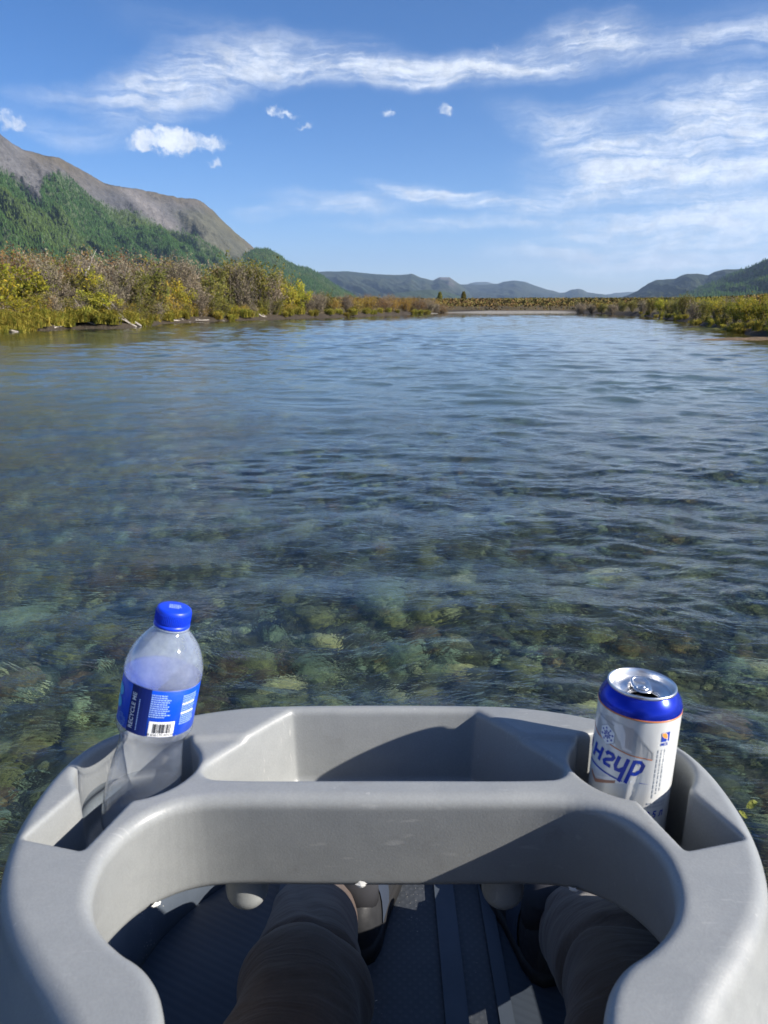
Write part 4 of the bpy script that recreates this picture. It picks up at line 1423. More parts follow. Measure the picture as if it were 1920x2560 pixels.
def surface_nets(f, o, h):
    """naive surface nets on a regular field; returns vertices, quads"""
    s = f < 0
    nx, ny, nz = f.shape
    c = [s[:-1, :-1, :-1], s[1:, :-1, :-1], s[:-1, 1:, :-1], s[1:, 1:, :-1], s[:-1, :-1, 1:], s[1:, :-1, 1:], s[:-1, 1:, 1:], s[1:, 1:, 1:]]
    cnt = sum(a.astype(np.int8) for a in c)
    act = (cnt > 0) & (cnt < 8)
    I, J, K = np.nonzero(act)
    idx = np.full(act.shape, -1, dtype=np.int32)
    idx[I, J, K] = np.arange(len(I))
    cor = [(0, 0, 0), (1, 0, 0), (0, 1, 0), (1, 1, 0), (0, 0, 1), (1, 0, 1), (0, 1, 1), (1, 1, 1)]
    val = [f[I + a, J + b, K + d] for a, b, d in cor]
    acc = np.zeros((len(I), 3)); num = np.zeros(len(I))
    for a in range(8):
        for b in range(a + 1, 8):
            if sum(abs(cor[a][q] - cor[b][q]) for q in range(3)) != 1: continue
            va, vb = val[a], val[b]
            cr = (va < 0) != (vb < 0)
            t = np.where(cr, va / np.where(cr, va - vb, 1), 0)
            p = np.array(cor[a])[None] + t[:, None] * (np.array(cor[b]) - np.array(cor[a]))[None]
            acc += p * cr[:, None]; num += cr
    V = acc / num[:, None] + np.stack([I, J, K], 1)
    V = V * h + np.array(o)
    Q = []
    for ax in range(3):
        sl0 = [slice(None)] * 3; sl1 = [slice(None)] * 3
        sl0[ax] = slice(0, -1); sl1[ax] = slice(1, None)
        e0, e1 = s[tuple(sl0)], s[tuple(sl1)]
        A = np.argwhere(e0 != e1)
        u, v = (ax + 1) % 3, (ax + 2) % 3
        ok = (A[:, u] > 0) & (A[:, v] > 0) & (A[:, u] < f.shape[u] - 1) & (A[:, v] < f.shape[v] - 1)
        A = A[ok]
        inside = e0[A[:, 0], A[:, 1], A[:, 2]]
        def off(du, dv):
            B = A.copy(); B[:, u] -= du; B[:, v] -= dv
            return idx[B[:, 0], B[:, 1], B[:, 2]]
        q = np.stack([off(1, 1), off(0, 1), off(0, 0), off(1, 0)], 1)
        q[~inside] = q[~inside][:, ::-1]
        Q.append(q)
    return V, np.concatenate(Q)

def inter_round(a, b, r):
    u = np.maximum(a + r, 0); v = np.maximum(b + r, 0)
    return np.minimum(np.maximum(a, b), -r) + np.sqrt(u * u + v * v)

def build_frame():
    h = 0.0019
    ox, oy, oz = -0.295, 0.262, -0.535
    nx, ny, nz = int(0.59 / h), int(0.415 / h), int(0.18 / h)
    gx = ox + h * np.arange(nx); gy = oy + h * np.arange(ny); gz = (oz + h * np.arange(nz)).astype(np.float32)
    X, Y = np.meshgrid(gx, gy, indexing='ij')
    ob = smooth_poly(mirror(outer_h)[:len(outer_h)] + [], 0)
    # outer outline without the opening: right side down, straight across behind the arm ends, left side up
    full = [(x, y) for x, y in outer_h] + [(-x, y) for x, y in reversed(outer_h[1:])]
    dO = poly_sdf(smooth_poly(full, 2), X, Y)
    hole = [(x, y) for x, y in hole_h] + [(-x, y) for x, y in reversed(hole_h[:-1])] + [(-.118, .20), (.118, .20)]
    dH = poly_sdf(smooth_poly(hole, 2), X, Y)
    dT = poly_sdf(smooth_poly(mirror(tray_h), 2), X, Y)
    cups, notch, ring, step = [], [], [], []
    for s in (1, -1):
        cups.append(np.sqrt((X - s * .2065) ** 2 + (Y - .560) ** 2))
        n1 = [(s * .222, .545), (s * .200, .5085), (s * .2145, .4575), (s * .2565, .4685), (s * .2405, .518), (s * .235, .545)]
        n2 = [(s * .165, .565), (s * .1735, .600), (s * .199, .6035), (s * .222, .592), (s * .21, .56)]
        if s < 0:
            n1 = n1[::-1]; n2 = n2[::-1]
        notch.append((poly_sdf(n1, X, Y), poly_sdf(n2, X, Y)))
        # shallow ledge between tray and cup: the surface drops 3 mm below a line
        dl = .6067 - .097 * (np.abs(X) - .105) - Y
        q1 = np.clip(dl / .007, 0, 1); q2 = np.clip((Y - .535) / .04, 0, 1)
        q3 = ((X * s > .09) & (X * s < .215)).astype(float)
        step.append(.003 * q1 * q1 * (3 - 2 * q1) * q2 * q2 * (3 - 2 * q2) * q3)
    ledge = sum(step).astype(np.float32)[:, :, None]
    dO, dH, dT = (a.astype(np.float32)[:, :, None] for a in (dO, dH, dT))
    Zg = gz[None, None, :]
    zt, zb = ZT, -0.472
    draft = (0.05 + 0.34 * np.clip((.44 - Y) / .12, 0, 1)).astype(np.float32)[:, :, None]
    f = inter_round(dO - draft * (zt - Zg), Zg - zt + ledge, 0.011)
    f = inter_round(f, zb - Zg, 0.004)
    for px_, py_ in ((-.121, .562), (.105, .562)):
        c = (np.sqrt((X - px_) ** 2 + (Y - py_) ** 2)).astype(np.float32)[:, :, None]
        peg = inter_round(c - .0185, np.maximum(-0.514 - Zg, Zg + 0.458), .016)
        f = np.minimum(f, peg)
    f = inter_round(f, -dH + 0.20 * (zt - Zg), 0.011)
    f = inter_round(f, -inter_round(dT + .10 * (zt - Zg), -0.445 - Zg, .008), 0.0055)
    for s, c, (a, b) in zip((1, -1), cups, notch):
        zf = -0.4665 if s > 0 else -0.4405
        cup = inter_round(c.astype(np.float32)[:, :, None] - .0495 + .03 * (zt - Zg), zf - Zg, .006)
        f = inter_round(f, -cup, .0055)
        na = inter_round(a.astype(np.float32)[:, :, None] - .003, (-0.428) - Zg, .004)
        f = inter_round(f, -na, .0035)
        nb = inter_round(b.astype(np.float32)[:, :, None] - .0015, (-0.432) - Zg, .004)
        f = inter_round(f, -nb, .003)
    V, Q = surface_nets(f, (ox, oy, oz), h)
    # normals from the field's gradient
    gxx, gyy, gzz = np.gradient(f, h)
    P = (V - np.array([ox, oy, oz])) / h
    i0 = np.clip(np.floor(P).astype(int), 0, np.array(f.shape) - 2); w = P - i0
    N = np.zeros_like(V)
    for a in (0, 1):
        for b in (0, 1):
            for d in (0, 1):
                wt = (w[:, 0] if a else 1 - w[:, 0]) * (w[:, 1] if b else 1 - w[:, 1]) * (w[:, 2] if d else 1 - w[:, 2])
                for q, G in enumerate((gxx, gyy, gzz)):
                    N[:, q] += wt * G[i0[:, 0] + a, i0[:, 1] + b, i0[:, 2] + d]
    N /= np.maximum(np.linalg.norm(N, axis=1)[:, None], 1e-9)
    root = empty('plastic_frame', (0, .48, Z(-.457)))
    V = V - np.array([0, .48, -.457])
    o = new_mesh('tray_body', V, Q, M_PLAST, root, smooth=True)
    if len(o.data.vertices) == len(N):
        o.data.normals_split_custom_set_from_vertices(N.tolist())
    # legs that carry it on the raft
    for s in (-1, 1):
        bm = bmesh.new()
        tube(bm, [(s * .252, .065, -.02), (s * .285, .065, -.25), (s * .33, .065, -.40)], [.016, .016, .016], 14)
        from_bm('support_leg', bm, M_PLAST, root)
    # side boxes between frame and raft, added unseen to shade legs and floor
    for s in (-1, 1):
        bm = bmesh.new()
        sec = [(.255, -.012), (.255, -.100), (.339, -.102), (.339, -.470), (.353, -.470), (.354, -.090), (.347, -.082), (.275, -.070)]
        rings = []
        for y in (-.60, -.10, .22, .262):
            sh = .012 if y > .25 else 0
            rings.append([bm.verts.new((s * (x - (sh if x > .3 else 0)), y, z)) for x, z in sec])
        for a, b in zip(rings, rings[1:]):
            for q in range(len(sec)):
                j = (q + 1) % len(sec)
                bm.faces.new((a[q], a[j], b[j], b[q]))
        bm.faces.new(rings[0]); bm.faces.new(list(reversed(rings[-1])))
        bmesh.ops.recalc_face_normals(bm, faces=bm.faces)
        from_bm('side_panel', bm, M_PLAST, root, False)
    # white chipped spots on the lower rim
    mt, k = material('chipped_plastic')
    b = pbsdf(k, (0.72, 0.72, 0.70), .7)
    k.l(b.outputs[0], k.out.inputs[0])
    for cx, cy, rz_, sz in ((-.1815, .5035, .55, .0042), (.0, .0, 0, 0), (-.019, .5250, 0, .0050), (.155, .5200, -.35, .0040)):
        if sz == 0: continue
        r = random.Random(int(cx * 1e4))
        bm = bmesh.new()
        c0 = bm.verts.new((0, -.0006, .0015))
        rimv = []
        for q in range(14):
            a = 2 * math.pi * q / 14
            rimv.append(bm.verts.new((sz * (.6 + .6 * r.random()) * math.cos(a), .0003, .0025 + sz * .55 * (.5 + .8 * r.random()) * math.sin(a))))
        for q in range(14):
            bm.faces.new((c0, rimv[q], rimv[(q + 1) % 14]))
        o = from_bm('chip', bm, mt, root, False)
        o.rotation_euler = (0, 0, rz_)
        o.location = (cx, cy - .48, -.008)
    tag(root, 'grey moulded plastic frame with a tray and two cup holders', 'tray')
build_frame()

# ------------------------------------------------------------------ decals on round bodies
def flat_text(txt, size, shear=0.0, bold=0.0, align='LEFT', space=1.0):
    cu = bpy.data.curves.new('txt', 'FONT')
    cu.body = txt
    cu.size = size
    cu.shear = shear
    cu.offset = bold
    cu.align_x = align
    cu.space_character = space
    cu.resolution_u = 3
    o = bpy.data.objects.new('txt', cu)
    COL.objects.link(o)
    bpy.context.view_layer.update()
    me = bpy.data.meshes.new_from_object(o.evaluated_get(bpy.context.evaluated_depsgraph_get()))
    bpy.data.objects.remove(o)
    bm = bmesh.new()
    bm.from_mesh(me)
    bpy.data.meshes.remove(me)
    bpy.data.curves.remove(cu)
    return bm

def flat_poly(pts, bm=None):
    bm = bm or bmesh.new()
    bm.faces.new([bm.verts.new((x, y, 0)) for x, y in pts])
    return bm

def flat_rect(x0, y0, x1, y1, bm=None):
    return flat_poly([(x0, y0), (x1, y0), (x1, y1), (x0, y1)], bm)

def wrap(name, bm, mat, parent, phi0, z0, rad, lift=0.00015, rot=0.0, sx=1.0, sy=1.0, radf=None):
    """bends a flat drawing (x along the girth, y up) round a body of radius rad; phi0 from the -Y side, towards +X"""
    c, s = math.cos(rot), math.sin(rot)
    for v in bm.verts:
        x, y = v.co.x * sx, v.co.y * sy
        v.co.x, v.co.y, v.co.z = x * c - y * s, x * s + y * c, 0
    x0 = min(v.co.x for v in bm.verts); x1 = max(v.co.x for v in bm.verts)
    step = rad * 0.10
    x = math.ceil(x0 / step) * step
    while x < x1:
        bmesh.ops.bisect_plane(bm, geom=bm.verts[:] + bm.edges[:] + bm.faces[:], plane_co=(x, 0, 0), plane_no=(1, 0, 0), dist=1e-7)
        x += step
    for v in bm.verts:
        a = phi0 + v.co.x / rad
        z = z0 + v.co.y
        r = (radf(z) if radf else rad) + lift
        v.co = (r * math.sin(a), -r * math.cos(a), z)
    bm.normal_update()
    return from_bm(name, bm, mat, parent, False)

def simple_mat(name, col, rough=0.4, metal=0.0, spec=0.5, **kw):
    mt, k = material(name)
    b = pbsdf(k, col, rough, metal, spec, None, **kw)
    k.l(b.outputs[0], k.out.inputs[0])
    return mt

def cylinder_frame(bottom, top):
    """orientation of an upright body leaning from bottom to top, its -Y side turned to the camera"""
    zax = (Vector(top) - Vector(bottom)).normalized()
    toc = Vector((0, 0, CAMH)) - Vector(bottom)
    yax = -(toc - zax * toc.dot(zax)).normalized()
    xax = yax.cross(zax).normalized()
    return Matrix((xax, yax, zax)).transposed()

# ------------------------------------------------------------------ beer can
def build_can():
    bot = Vector((.2050, .560, Z(-.4655)))
    top = Vector((.2110, .5625, Z(-.2975)))
    root = empty('drink_can', bot)
    root.rotation_euler = cylinder_frame(bot, top).to_euler()
    WHITE = None
    mt, k = material('can_print_white')
    tc = k.n('ShaderNodeTexCoord')
    n = k.noise(k.mapping(tc.outputs['Object'], scale=(60, 60, 14)), 1.0, 2, .5)
    b = pbsdf(k, k.mix(k.ss(n, .35, .65), (0.66, 0.68, 0.68, 1), (0.74, 0.755, 0.75, 1)), 0.26, 0.25, 0.5)
    k.l(b.outputs[0], k.out.inputs[0])
    WHITE = mt
    BLUE = simple_mat('can_band_blue', (0.008, 0.028, 0.42), 0.22, 0.55, 0.5)
    ORG = simple_mat('can_orange', (0.62, 0.20, 0.07), 0.35)
    INK = simple_mat('can_ink_blue', (0.010, 0.045, 0.38), 0.3)
    GREY = simple_mat('can_grey_facet', (0.50, 0.515, 0.52), 0.28, 0.3)
    PALE = simple_mat('can_pale_facet', (0.80, 0.81, 0.81), 0.25, 0.2)
    METAL, k = material('bare_aluminium')
    tc = k.n('ShaderNodeTexCoord')
    nn = k.noise(k.mapping(tc.outputs['Object'], scale=(400, 30, 400)), 1, 2, .5)
    b = pbsdf(k, (0.80, 0.80, 0.80), 0.30, 1.0, .5)
    k.l(b.outputs[0], k.out.inputs[0])
    DARK = simple_mat('can_inside', (0.012, 0.011, 0.010), .6)
    H = .168
    # body with a crumple pressed into its front left
    prof = [(.0, .0005), (.022, .0005), (.0245, .0), (.028, .003), (.0315, .008), (.033, .0125)]
    zs = np.linspace(.016, .1514, 35)
    prof += [(.033, z) for z in zs]
    bm = lathe(prof, 96)
    def dent(v):
        a = math.atan2(v.x, -v.y)
        r = math.hypot(v.x, v.y)
        if r < .02: return v
        d = 0.0
        for a0, z0, wa, wz, dp in ((-.15, .120, .42, .030, .0012), (-.75, .108, .35, .035, .0010), (.22, .085, .22, .040, .0016), (-.35, .070, .4, .03, .0010)):
            q = ((a - a0) / wa) ** 2 + ((v.z - z0) / wz) ** 2
            d += dp * math.exp(-q)
        d += .0011 * max(0, 1 - abs(a - .18 - (v.z - .1) * 5) / .09) * max(0, 1 - abs(v.z - .08) / .05)
        f = (r - d) / r
        return Vector((v.x * f, v.y * f, v.z))
    def on_can(o, deep=0.0):
        for v in o.data.vertices:
            v.co = dent(v.co)
        return o
    o = on_can(from_bm('can_body', bm, WHITE, root))
    band = lathe([(.03303, .1512), (.0331, .1520), (.0329, .1540), (.0321, .1570), (.0305, .1603), (.0287, .1630), (.0272, .1650), (.0266, .1658)], 96)
    from_bm('blue_band', band, BLUE, root)
    from_bm('orange_stripe', lathe([(.0331, .1500), (.0333, .1502), (.0333, .1511), (.0331, .1513)], 96), ORG, root)
    rim = [(.0262, .1645), (.0270, .1655), (.0274, .1668), (.0272, .1679), (.0266, .1683), (.0259, .1680), (.0254, .1670), (.0249, .1650), (.0243, .1622), (.0238, .1612), (.0230, .1611), (.0224, .1618), (.0218, .1622)]
    from_bm('rim', lathe(rim, 96), METAL, root)
    # lid panel with the mouth cut out
    rz = R(16)
    def loc(x, y):                       # mouth lies towards the camera
        return (x * math.cos(rz) - y * math.sin(rz), x * math.sin(rz) + y * math.cos(rz))
    bm = bmesh.new()
    N = 64
    out = [bm.verts.new((.0219 * math.cos(2 * math.pi * i / N), .0219 * math.sin(2 * math.pi * i / N), .1622)) for i in range(N)]
    inn, low = [], []
    for i in range(N):
        a = 2 * math.pi * i / N - rz
        x, y = loc(.0112 * math.cos(a), -.0112 + .0092 * math.sin(a))
        inn.append(bm.verts.new((x, y, .1620)))
        low.append(bm.verts.new((x * .985, y * .985 - .0001, .1606)))
    for i in range(N):
        j = (i + 1) % N
        bm.faces.new((out[i], out[j], inn[j], inn[i]))
        bm.faces.new((inn[i], inn[j], low[j], low[i]))
    from_bm('lid', bm, METAL, root)
    bm = bmesh.new()
    rim_pts = []
    for i in range(40):
        a = 2 * math.pi * i / 40
        rim_pts.append((*loc(.0128 * math.cos(a), -.0112 + .0106 * math.sin(a)), .1623))
    tube(bm, rim_pts + rim_pts[:1], .00045, 6, False)
    from_bm('mouth_bead', bm, METAL, root)
    from_bm('mouth_opening', lathe([(.0001, .1575), (.021, .1575), (.0212, .1600)], 40), DARK, root)
    # the pushed-in flap
    # pull tab: a ring with a finger hole, riveted at its front
    bm = bmesh.new()
    M = 40
    def stad(w, l, q):
        a = 2 * math.pi * q / M
        x, y = math.cos(a), math.sin(a)
        sx = math.copysign(abs(x) ** .7, x); sy = math.copysign(abs(y) ** .7, y)
        return w * sx, l * sy
    oo, ii, ot, it = [], [], [], []
    for q in range(M):
        x, y = stad(.0078, .0128, q)
        tl = .0008 * (y / .0128) + .0018
        oo.append(bm.verts.new((*loc(x, y + .0025), .1628 + tl)))
        ot.append(bm.verts.new((*loc(x * .93, y * .96 + .0025), .1637 + tl)))
        x2, y2 = stad(.0052, .0043, q)
        it.append(bm.verts.new((*loc(x2, y2 + .0085), .1637 + tl)))
        ii.append(bm.verts.new((*loc(x2 * .95, y2 * .95 + .0085), .1629 + tl)))
    for q in range(M):
        j = (q + 1) % M
        bm.faces.new((oo[q], oo[j], ot[j], ot[q]))
        bm.faces.new((ot[q], ot[j], it[j], it[q]))
        bm.faces.new((it[q], it[j], ii[j], ii[q]))
    tab = from_bm('pull_tab', bm, METAL, root)
    rv = from_bm('rivet', lathe([(.0048, .1654), (.0046, .1659), (.0036, .1662), (.0030, .1657), (.0022, .1656), (.0019, .1664), (.0010, .1668), (.0001, .1668)], 24), METAL, tab)
    x, y = loc(0, -.0035)
    rv.location = (x, y, 0)
    RAD = .033
    W = lambda name, bm, mat, deg, z, **kw: on_can(wrap(name, bm, mat, root, R(deg), z, RAD, **kw))
    # facets and lines of the print
    W('grey_facet', flat_poly([(-.034, .020), (-.020, .0265), (.002, .0235), (.012, .013), (.0195, .004), (.0205, -.0015), (.004, -.0005), (-.014, .0022), (-.034, .004)]), GREY, -8, .1185, lift=.00012)
    W('pale_facet', flat_poly([(-.016, .024), (-.006, .0245), (.004, .002), (-.004, .0032)]), PALE, -8, .1185, lift=.00018)
    W('pale_facet', flat_poly([(-.030, .0215), (-.024, .0245), (-.009, .003), (-.016, .0035)]), PALE, -8, .1185, lift=.00018)
    W('orange_line', flat_poly([(-.045, .0075), (-.030, .0042), (-.014, .0022), (.004, -.0005), (.0205, -.0017), (.0205, -.0009), (.004, .0004), (-.014, .0032), (-.030, .0054), (-.045, .009)]), ORG, -8, .1185, lift=.00024)
    W('grey_line', flat_poly([(.001, .0245), (.0022, .0242), (.0205, .0050), (.0213, -.0015), (.0202, -.0015), (.0196, .0045)]), GREY, -8, .1185, lift=.00026)
    W('orange_chevron', flat_poly([(-.030, .002), (-.022, -.003), (-.002, .006), (-.002, .0035), (-.022, -.0062), (-.030, -.001)]), simple_mat('can_copper', (0.42, 0.22, 0.15), .35), -16, .0865, lift=.00020)
    W('grey_facet', flat_poly([(-.022, .0036), (-.004, .0125), (.012, .014), (.012, .012), (-.003, .0072)]), PALE, -16, .0825, lift=.00014)
    # wordmark with underline
    # heavy slanting letters drawn as strokes: э н г(written form) ү р
    def stroke(bm, pts, w):
        pts = [Vector((x, y, 0)) for x, y in pts]
        L_, R_ = [], []
        for i, p in enumerate(pts):
            d0 = (pts[i] - pts[i - 1]).normalized() if i else (pts[1] - pts[0]).normalized()
            d1 = (pts[i + 1] - pts[i]).normalized() if i + 1 < len(pts) else d0
            d = (d0 + d1).normalized()
            nn_ = Vector((-d.y, d.x, 0)) * (w / 2 / max(d.dot(d0), .5))
            L_.append(bm.verts.new(p + nn_)); R_.append(bm.verts.new(p - nn_))
        for i in range(len(pts) - 1):
            bm.faces.new((R_[i], R_[i + 1], L_[i + 1], L_[i]))
    XH = .0132
    def letter(strokes, w=.23):
        bm = bmesh.new()
        for st in strokes:
            stroke(bm, [((x + .27 * y) * XH, y * XH) for x, y in st], w * XH)
        return bm
    GLY = {'e': [[(.02, .80), (.15, .96), (.45, .96), (.62, .74), (.62, .30), (.45, .06), (.10, .06)], [(.2, .52), (.6, .52)]],
           'n': [[(.08, .0), (.08, 1)], [(.72, 0), (.72, 1)], [(.08, .52), (.72, .52)]],
           'g': [[(.02, .76), (.14, .93), (.46, .93), (.60, .78), (.54, .58), (.16, .38), (.06, .22), (.16, .08), (.62, .07)]],
           'u': [[(.08, 1), (.06, .30), (.18, .08), (.40, .08), (.60, .30)], [(.64, 1), (.64, -.66)]],
           'p': [[(.08, 1), (.08, -.62)], [(.08, .93), (.44, .93), (.66, .74), (.66, .34), (.46, .09), (.08, .09)]]}
    for ch, deg in (('e', -98), ('n', -69), ('g', -44.5), ('u', -25.5), ('p', -3.5)):
        W('wordmark_letter', letter(GLY[ch]), INK, deg, .1015, lift=.0004)
    W('underline', flat_poly([(-.045, .0004), (-.006, -.0008), (-.006, .0002), (-.045, .0020)]), INK, 1, .0945, lift=.0004)
    W('underline', flat_poly([(.0035, -.0006), (.012, 0), (.0035, 0)]), INK, 8, .0955, lift=.0004)
    # hexagon with an ice crystal
    hexa = [(.0082 * math.sin(math.pi / 3 * i), .0088 * math.cos(math.pi / 3 * i)) for i in range(6)]
    W('hexagon_edge', flat_poly([(x * 1.07, y * 1.07) for x, y in hexa]), simple_mat('can_edge_grey', (0.36, 0.38, 0.42), .35), -41, .1285, lift=.00026)
    W('hexagon_badge', flat_poly(hexa), simple_mat('can_badge_white', (0.86, 0.87, 0.87), .3), -41, .1285, lift=.00034)
    bm = bmesh.new()
    for i in range(8):
        a = math.pi / 4 * i + .2
        c, s = math.cos(a), math.sin(a)
        def rp(x, y): return (x * c - y * s, x * s + y * c)
        flat_poly([rp(.0004, 0), rp(.0028, -.0008), rp(.0044, 0), rp(.0028, .0008)], bm)
        flat_poly([rp(.0046, 0), rp(.0056, -.0011), rp(.0066, 0), rp(.0056, .0011)], bm)
    W('ice_crystal', bm, INK, -41, .1285, lift=.00045)
    # maker's mark
    W('maker_square', flat_rect(-.0038, -.0040, .0038, .0040), INK, 43, .1370, lift=.0003)
    lf = [(-.0036, .0036), (-.0008, .0037), (.0012, .0018), (.0016, -.0015), (-.0014, -.0006), (-.0033, .0012)]
    W('maker_leaf_edge', flat_poly([(x * 1.18 + .0002, y * 1.12 - .0002) for x, y in lf]), PALE, 43, .1370, lift=.0004)
    W('maker_leaf', flat_poly(lf), simple_mat('can_bright_orange', (0.85, 0.30, 0.06), .35), 43, .1370, lift=.0005)
    W('maker_stalk', flat_poly([(.0011, -.0010), (.0017, -.0012), (.0020, -.0040), (.0010, -.0040)]), PALE, 43, .1370, lift=.00045)
    W('maker_letters', flat_text('MCS', .0034, 0, .0001, 'CENTER'), INK, 42, .1296, lift=.0003)
    # columns of unreadably small print: plain dashes
    SMALL = simple_mat('can_small_print', (0.33, 0.36, 0.40), .4)
    r = random.Random(5)
    bm = bmesh.new()
    for c_ in range(3):
        x = -.0045 + c_ * .0030
        y = .040
        while y > -.003 + .004 * c_:
            L = r.uniform(.0012, .0042)
            flat_rect(x - .00045, y - L, x + .00045, y, bm)
            y -= L + .0007
    W('small_print', bm, SMALL, 42, .086, lift=.0003, rot=0)
    bm = bmesh.new()
    for row in range(2):
        x = -.008
        while x < .010:
            L = r.uniform(.001, .003)
            flat_rect(x, -row * .003 - .0009, min(x + L, .010), -row * .003 + .0009, bm)
            x += L + .0008
    W('small_print', bm, SMALL, 42, .0775, lift=.0003)
    W('volume_print', flat_text('0.5 л', .0090, .1, .0002, 'CENTER'), INK, 42, .0640, lift=.0003)
    W('grey_line_of_text', flat_rect(-.012, -.0006, .010, .0006), simple_mat('can_grey_ink', (0.38, 0.40, 0.42), .4), -48, .1405, lift=.0003, rot=-.12)
    tag(root, 'opened silver-white and blue beer can in the right cup holder', 'can')
build_can()

# ------------------------------------------------------------------ water bottle
def build_bottle():
    bot = Vector((-.2125, .556, Z(-.4345)))
    top = Vector((-.1670, .5655, Z(-.2325)))
    root = empty('water_bottle', bot)
    root.rotation_euler = cylinder_frame(bot, top).to_euler()
    # thin clear plastic: sees straight through, mirrors at its edges, faintly milky with scuffs and mist
    CLEAR, k = material('clear_plastic')
    tc = k.n('ShaderNodeTexCoord')
    P = tc.outputs['Object']
    sep = k.n('ShaderNodeSeparateXYZ'); k.l(P, sep.inputs[0])
    n = k.noise(P, 55, 5, .65)
    nb = bump(k, k.noise(P, 70, 2, .5), .12, .003)
    fr = k.n('ShaderNodeFresnel')
    gb = k.n('ShaderNodeNewGeometry')
    k.l(k.m('ADD', k.m('MULTIPLY', gb.outputs['Backfacing'], 1 / 1.5 - 1.5), 1.5), fr.inputs['IOR'])
    k.l(nb, fr.inputs['Normal'])
    tr = k.n('ShaderNodeBsdfTransparent'); tr.inputs[0].default_value = (.97, .98, 1.0, 1)
    gl = k.n('ShaderNodeBsdfGlossy'); gl.inputs['Roughness'].default_value = .06
    k.l(nb, gl.inputs['Normal'])
    df = k.n('ShaderNodeBsdfDiffuse'); df.inputs[0].default_value = (.74, .84, 1.0, 1)  # blue of the milky layer stands in for label and sky reflections
    tl = k.n('ShaderNodeBsdfTranslucent'); tl.inputs[0].default_value = (.74, .84, 1.0, 1)
    md = k.n('ShaderNodeMixShader'); md.inputs[0].default_value = .5
    k.l(df.outputs[0], md.inputs[1]); k.l(tl.outputs[0], md.inputs[2])
    mist = k.m('MULTIPLY', k.ss(sep.outputs[2], .100, .135), k.ss(n, .25, .75, .16, .36))
    haze_f = k.m('ADD', mist, .10)
    m0 = k.n('ShaderNodeMixShader'); k.l(haze_f, m0.inputs[0])
    k.l(tr.outputs[0], m0.inputs[1]); k.l(md.outputs[0], m0.inputs[2])
    m1 = k.n('ShaderNodeMixShader')
    k.l(k.m('MULTIPLY', fr.outputs[0], 1.5, clamp=True), m1.inputs[0])
    k.l(m0.outputs[0], m1.inputs[1]); k.l(gl.outputs[0], m1.inputs[2])
    k.l(m1.outputs[0], k.out.inputs[0])
    H = .207
    # radius against height above the base
    RP = [(.0, .020), (.003, .0255), (.008, .0292), (.018, .0306), (.036, .0308), (.052, .0302), (.064, .0288), (.076, .0270), (.088, .0258), (.094, .0262), (.099, .0282), (.1025, .0304), (.1045, .0312), (.1070, .0312), (.1090, .0303),
          (.110, .0301), (.148, .0304), (.1495, .0312), (.152, .0314), (.156, .0312), (.162, .0300), (.168, .0281), (.174, .0254), (.179, .0222), (.183, .0190), (.1865, .0160), (.189, .0140), (.191, .0127), (.195, .0124)]
    hz = np.array([q[0] for q in RP]); rr = np.array([q[1] for q in RP])
    zz = np.concatenate([np.linspace(0, .012, 6), np.linspace(.015, .194, 74)])
    bm = lathe([(float(np.interp(z, hz, rr)), float(z)) for z in zz], 72, True)
    from_bm('shell', bm, CLEAR, root)
    CAP, k = material('blue_cap_plastic')
    b = pbsdf(k, (0.006, 0.045, 0.62), .38, 0, .5)
    b.inputs['Subsurface Weight'].default_value = 0.0
    k.l(b.outputs[0], k.out.inputs[0])
    cap = from_bm('cap', lathe([(.0140, .1920), (.0142, .1924), (.0142, .1942), (.0137, .1945), (.0136, .1951), (.0139, .1955), (.0137, .2042), (.0133, .2060), (.0124, .2068), (.0110, .2071), (.0001, .2072)], 64), CAP, root)
    # knurls round the cap
    bm = bmesh.new()
    for i in range(60):
        a = 2 * math.pi * i / 60
        x, y = math.cos(a), math.sin(a)
        w = .00028
        q = [(x * .01375 - y * w, y * .01375 + x * w), (x * .0141, y * .0141), (x * .01375 + y * w, y * .01375 - x * w)]
        lo = [bm.verts.new((*p, .1960)) for p in q]; hi = [bm.verts.new((*p, .2036)) for p in q]
        bm.faces.new((lo[0], lo[1], hi[1], hi[0])); bm.faces.new((lo[1], lo[2], hi[2], hi[1]))
    from_bm('cap_ridges', bm, CAP, cap, False)
    PRINT = simple_mat('cap_print', (0.30, 0.42, 0.80), .5)
    r = random.Random(3)
    bm = bmesh.new()
    for row in range(4):
        y = .0030 - row * .0021
        x = -.0042
        while x < .0040:
            L = r.uniform(.0008, .0016)
            vs = [bm.verts.new((*p, .20735)) for p in ((x, y), (x + L, y), (x + L, y + .0013), (x, y + .0013))]
            bm.faces.new(vs)
            x += L + .0004
    from_bm('cap_print', bm, PRINT, cap, False)
    from_bm('neck_ring', lathe([(.0126, .1900), (.0144, .1904), (.0144, .1914), (.0126, .1917)], 48), CLEAR, root)
    # label sleeve
    LAB, k = material('label_blue')
    b = pbsdf(k, (0.004, 0.070, 0.62), .32, 0, .5)
    k.l(b.outputs[0], k.out.inputs[0])
    NAVY = simple_mat('label_navy', (0.006, 0.018, 0.16), .32)
    WHT = simple_mat('label_white', (0.80, 0.82, 0.84), .4)
    PAL = simple_mat('label_pale_blue', (0.30, 0.46, 0.82), .4)
    CYA = simple_mat('label_cyan', (0.10, 0.52, 0.80), .4)
    BLK = simple_mat('label_black', (0.02, 0.02, 0.025), .4)
    lr = lambda z: .0321
    sleeve = from_bm('label', lathe([(.0304, .1085), (.0306, .1087), (.0307, .1488), (.0305, .1490)], 96), LAB, root)
    RAD = .0307
    zc = .1288
    W = lambda name, bm, mat, deg, z, **kw: wrap(name, bm, mat, sleeve, R(deg), z, RAD, **kw)
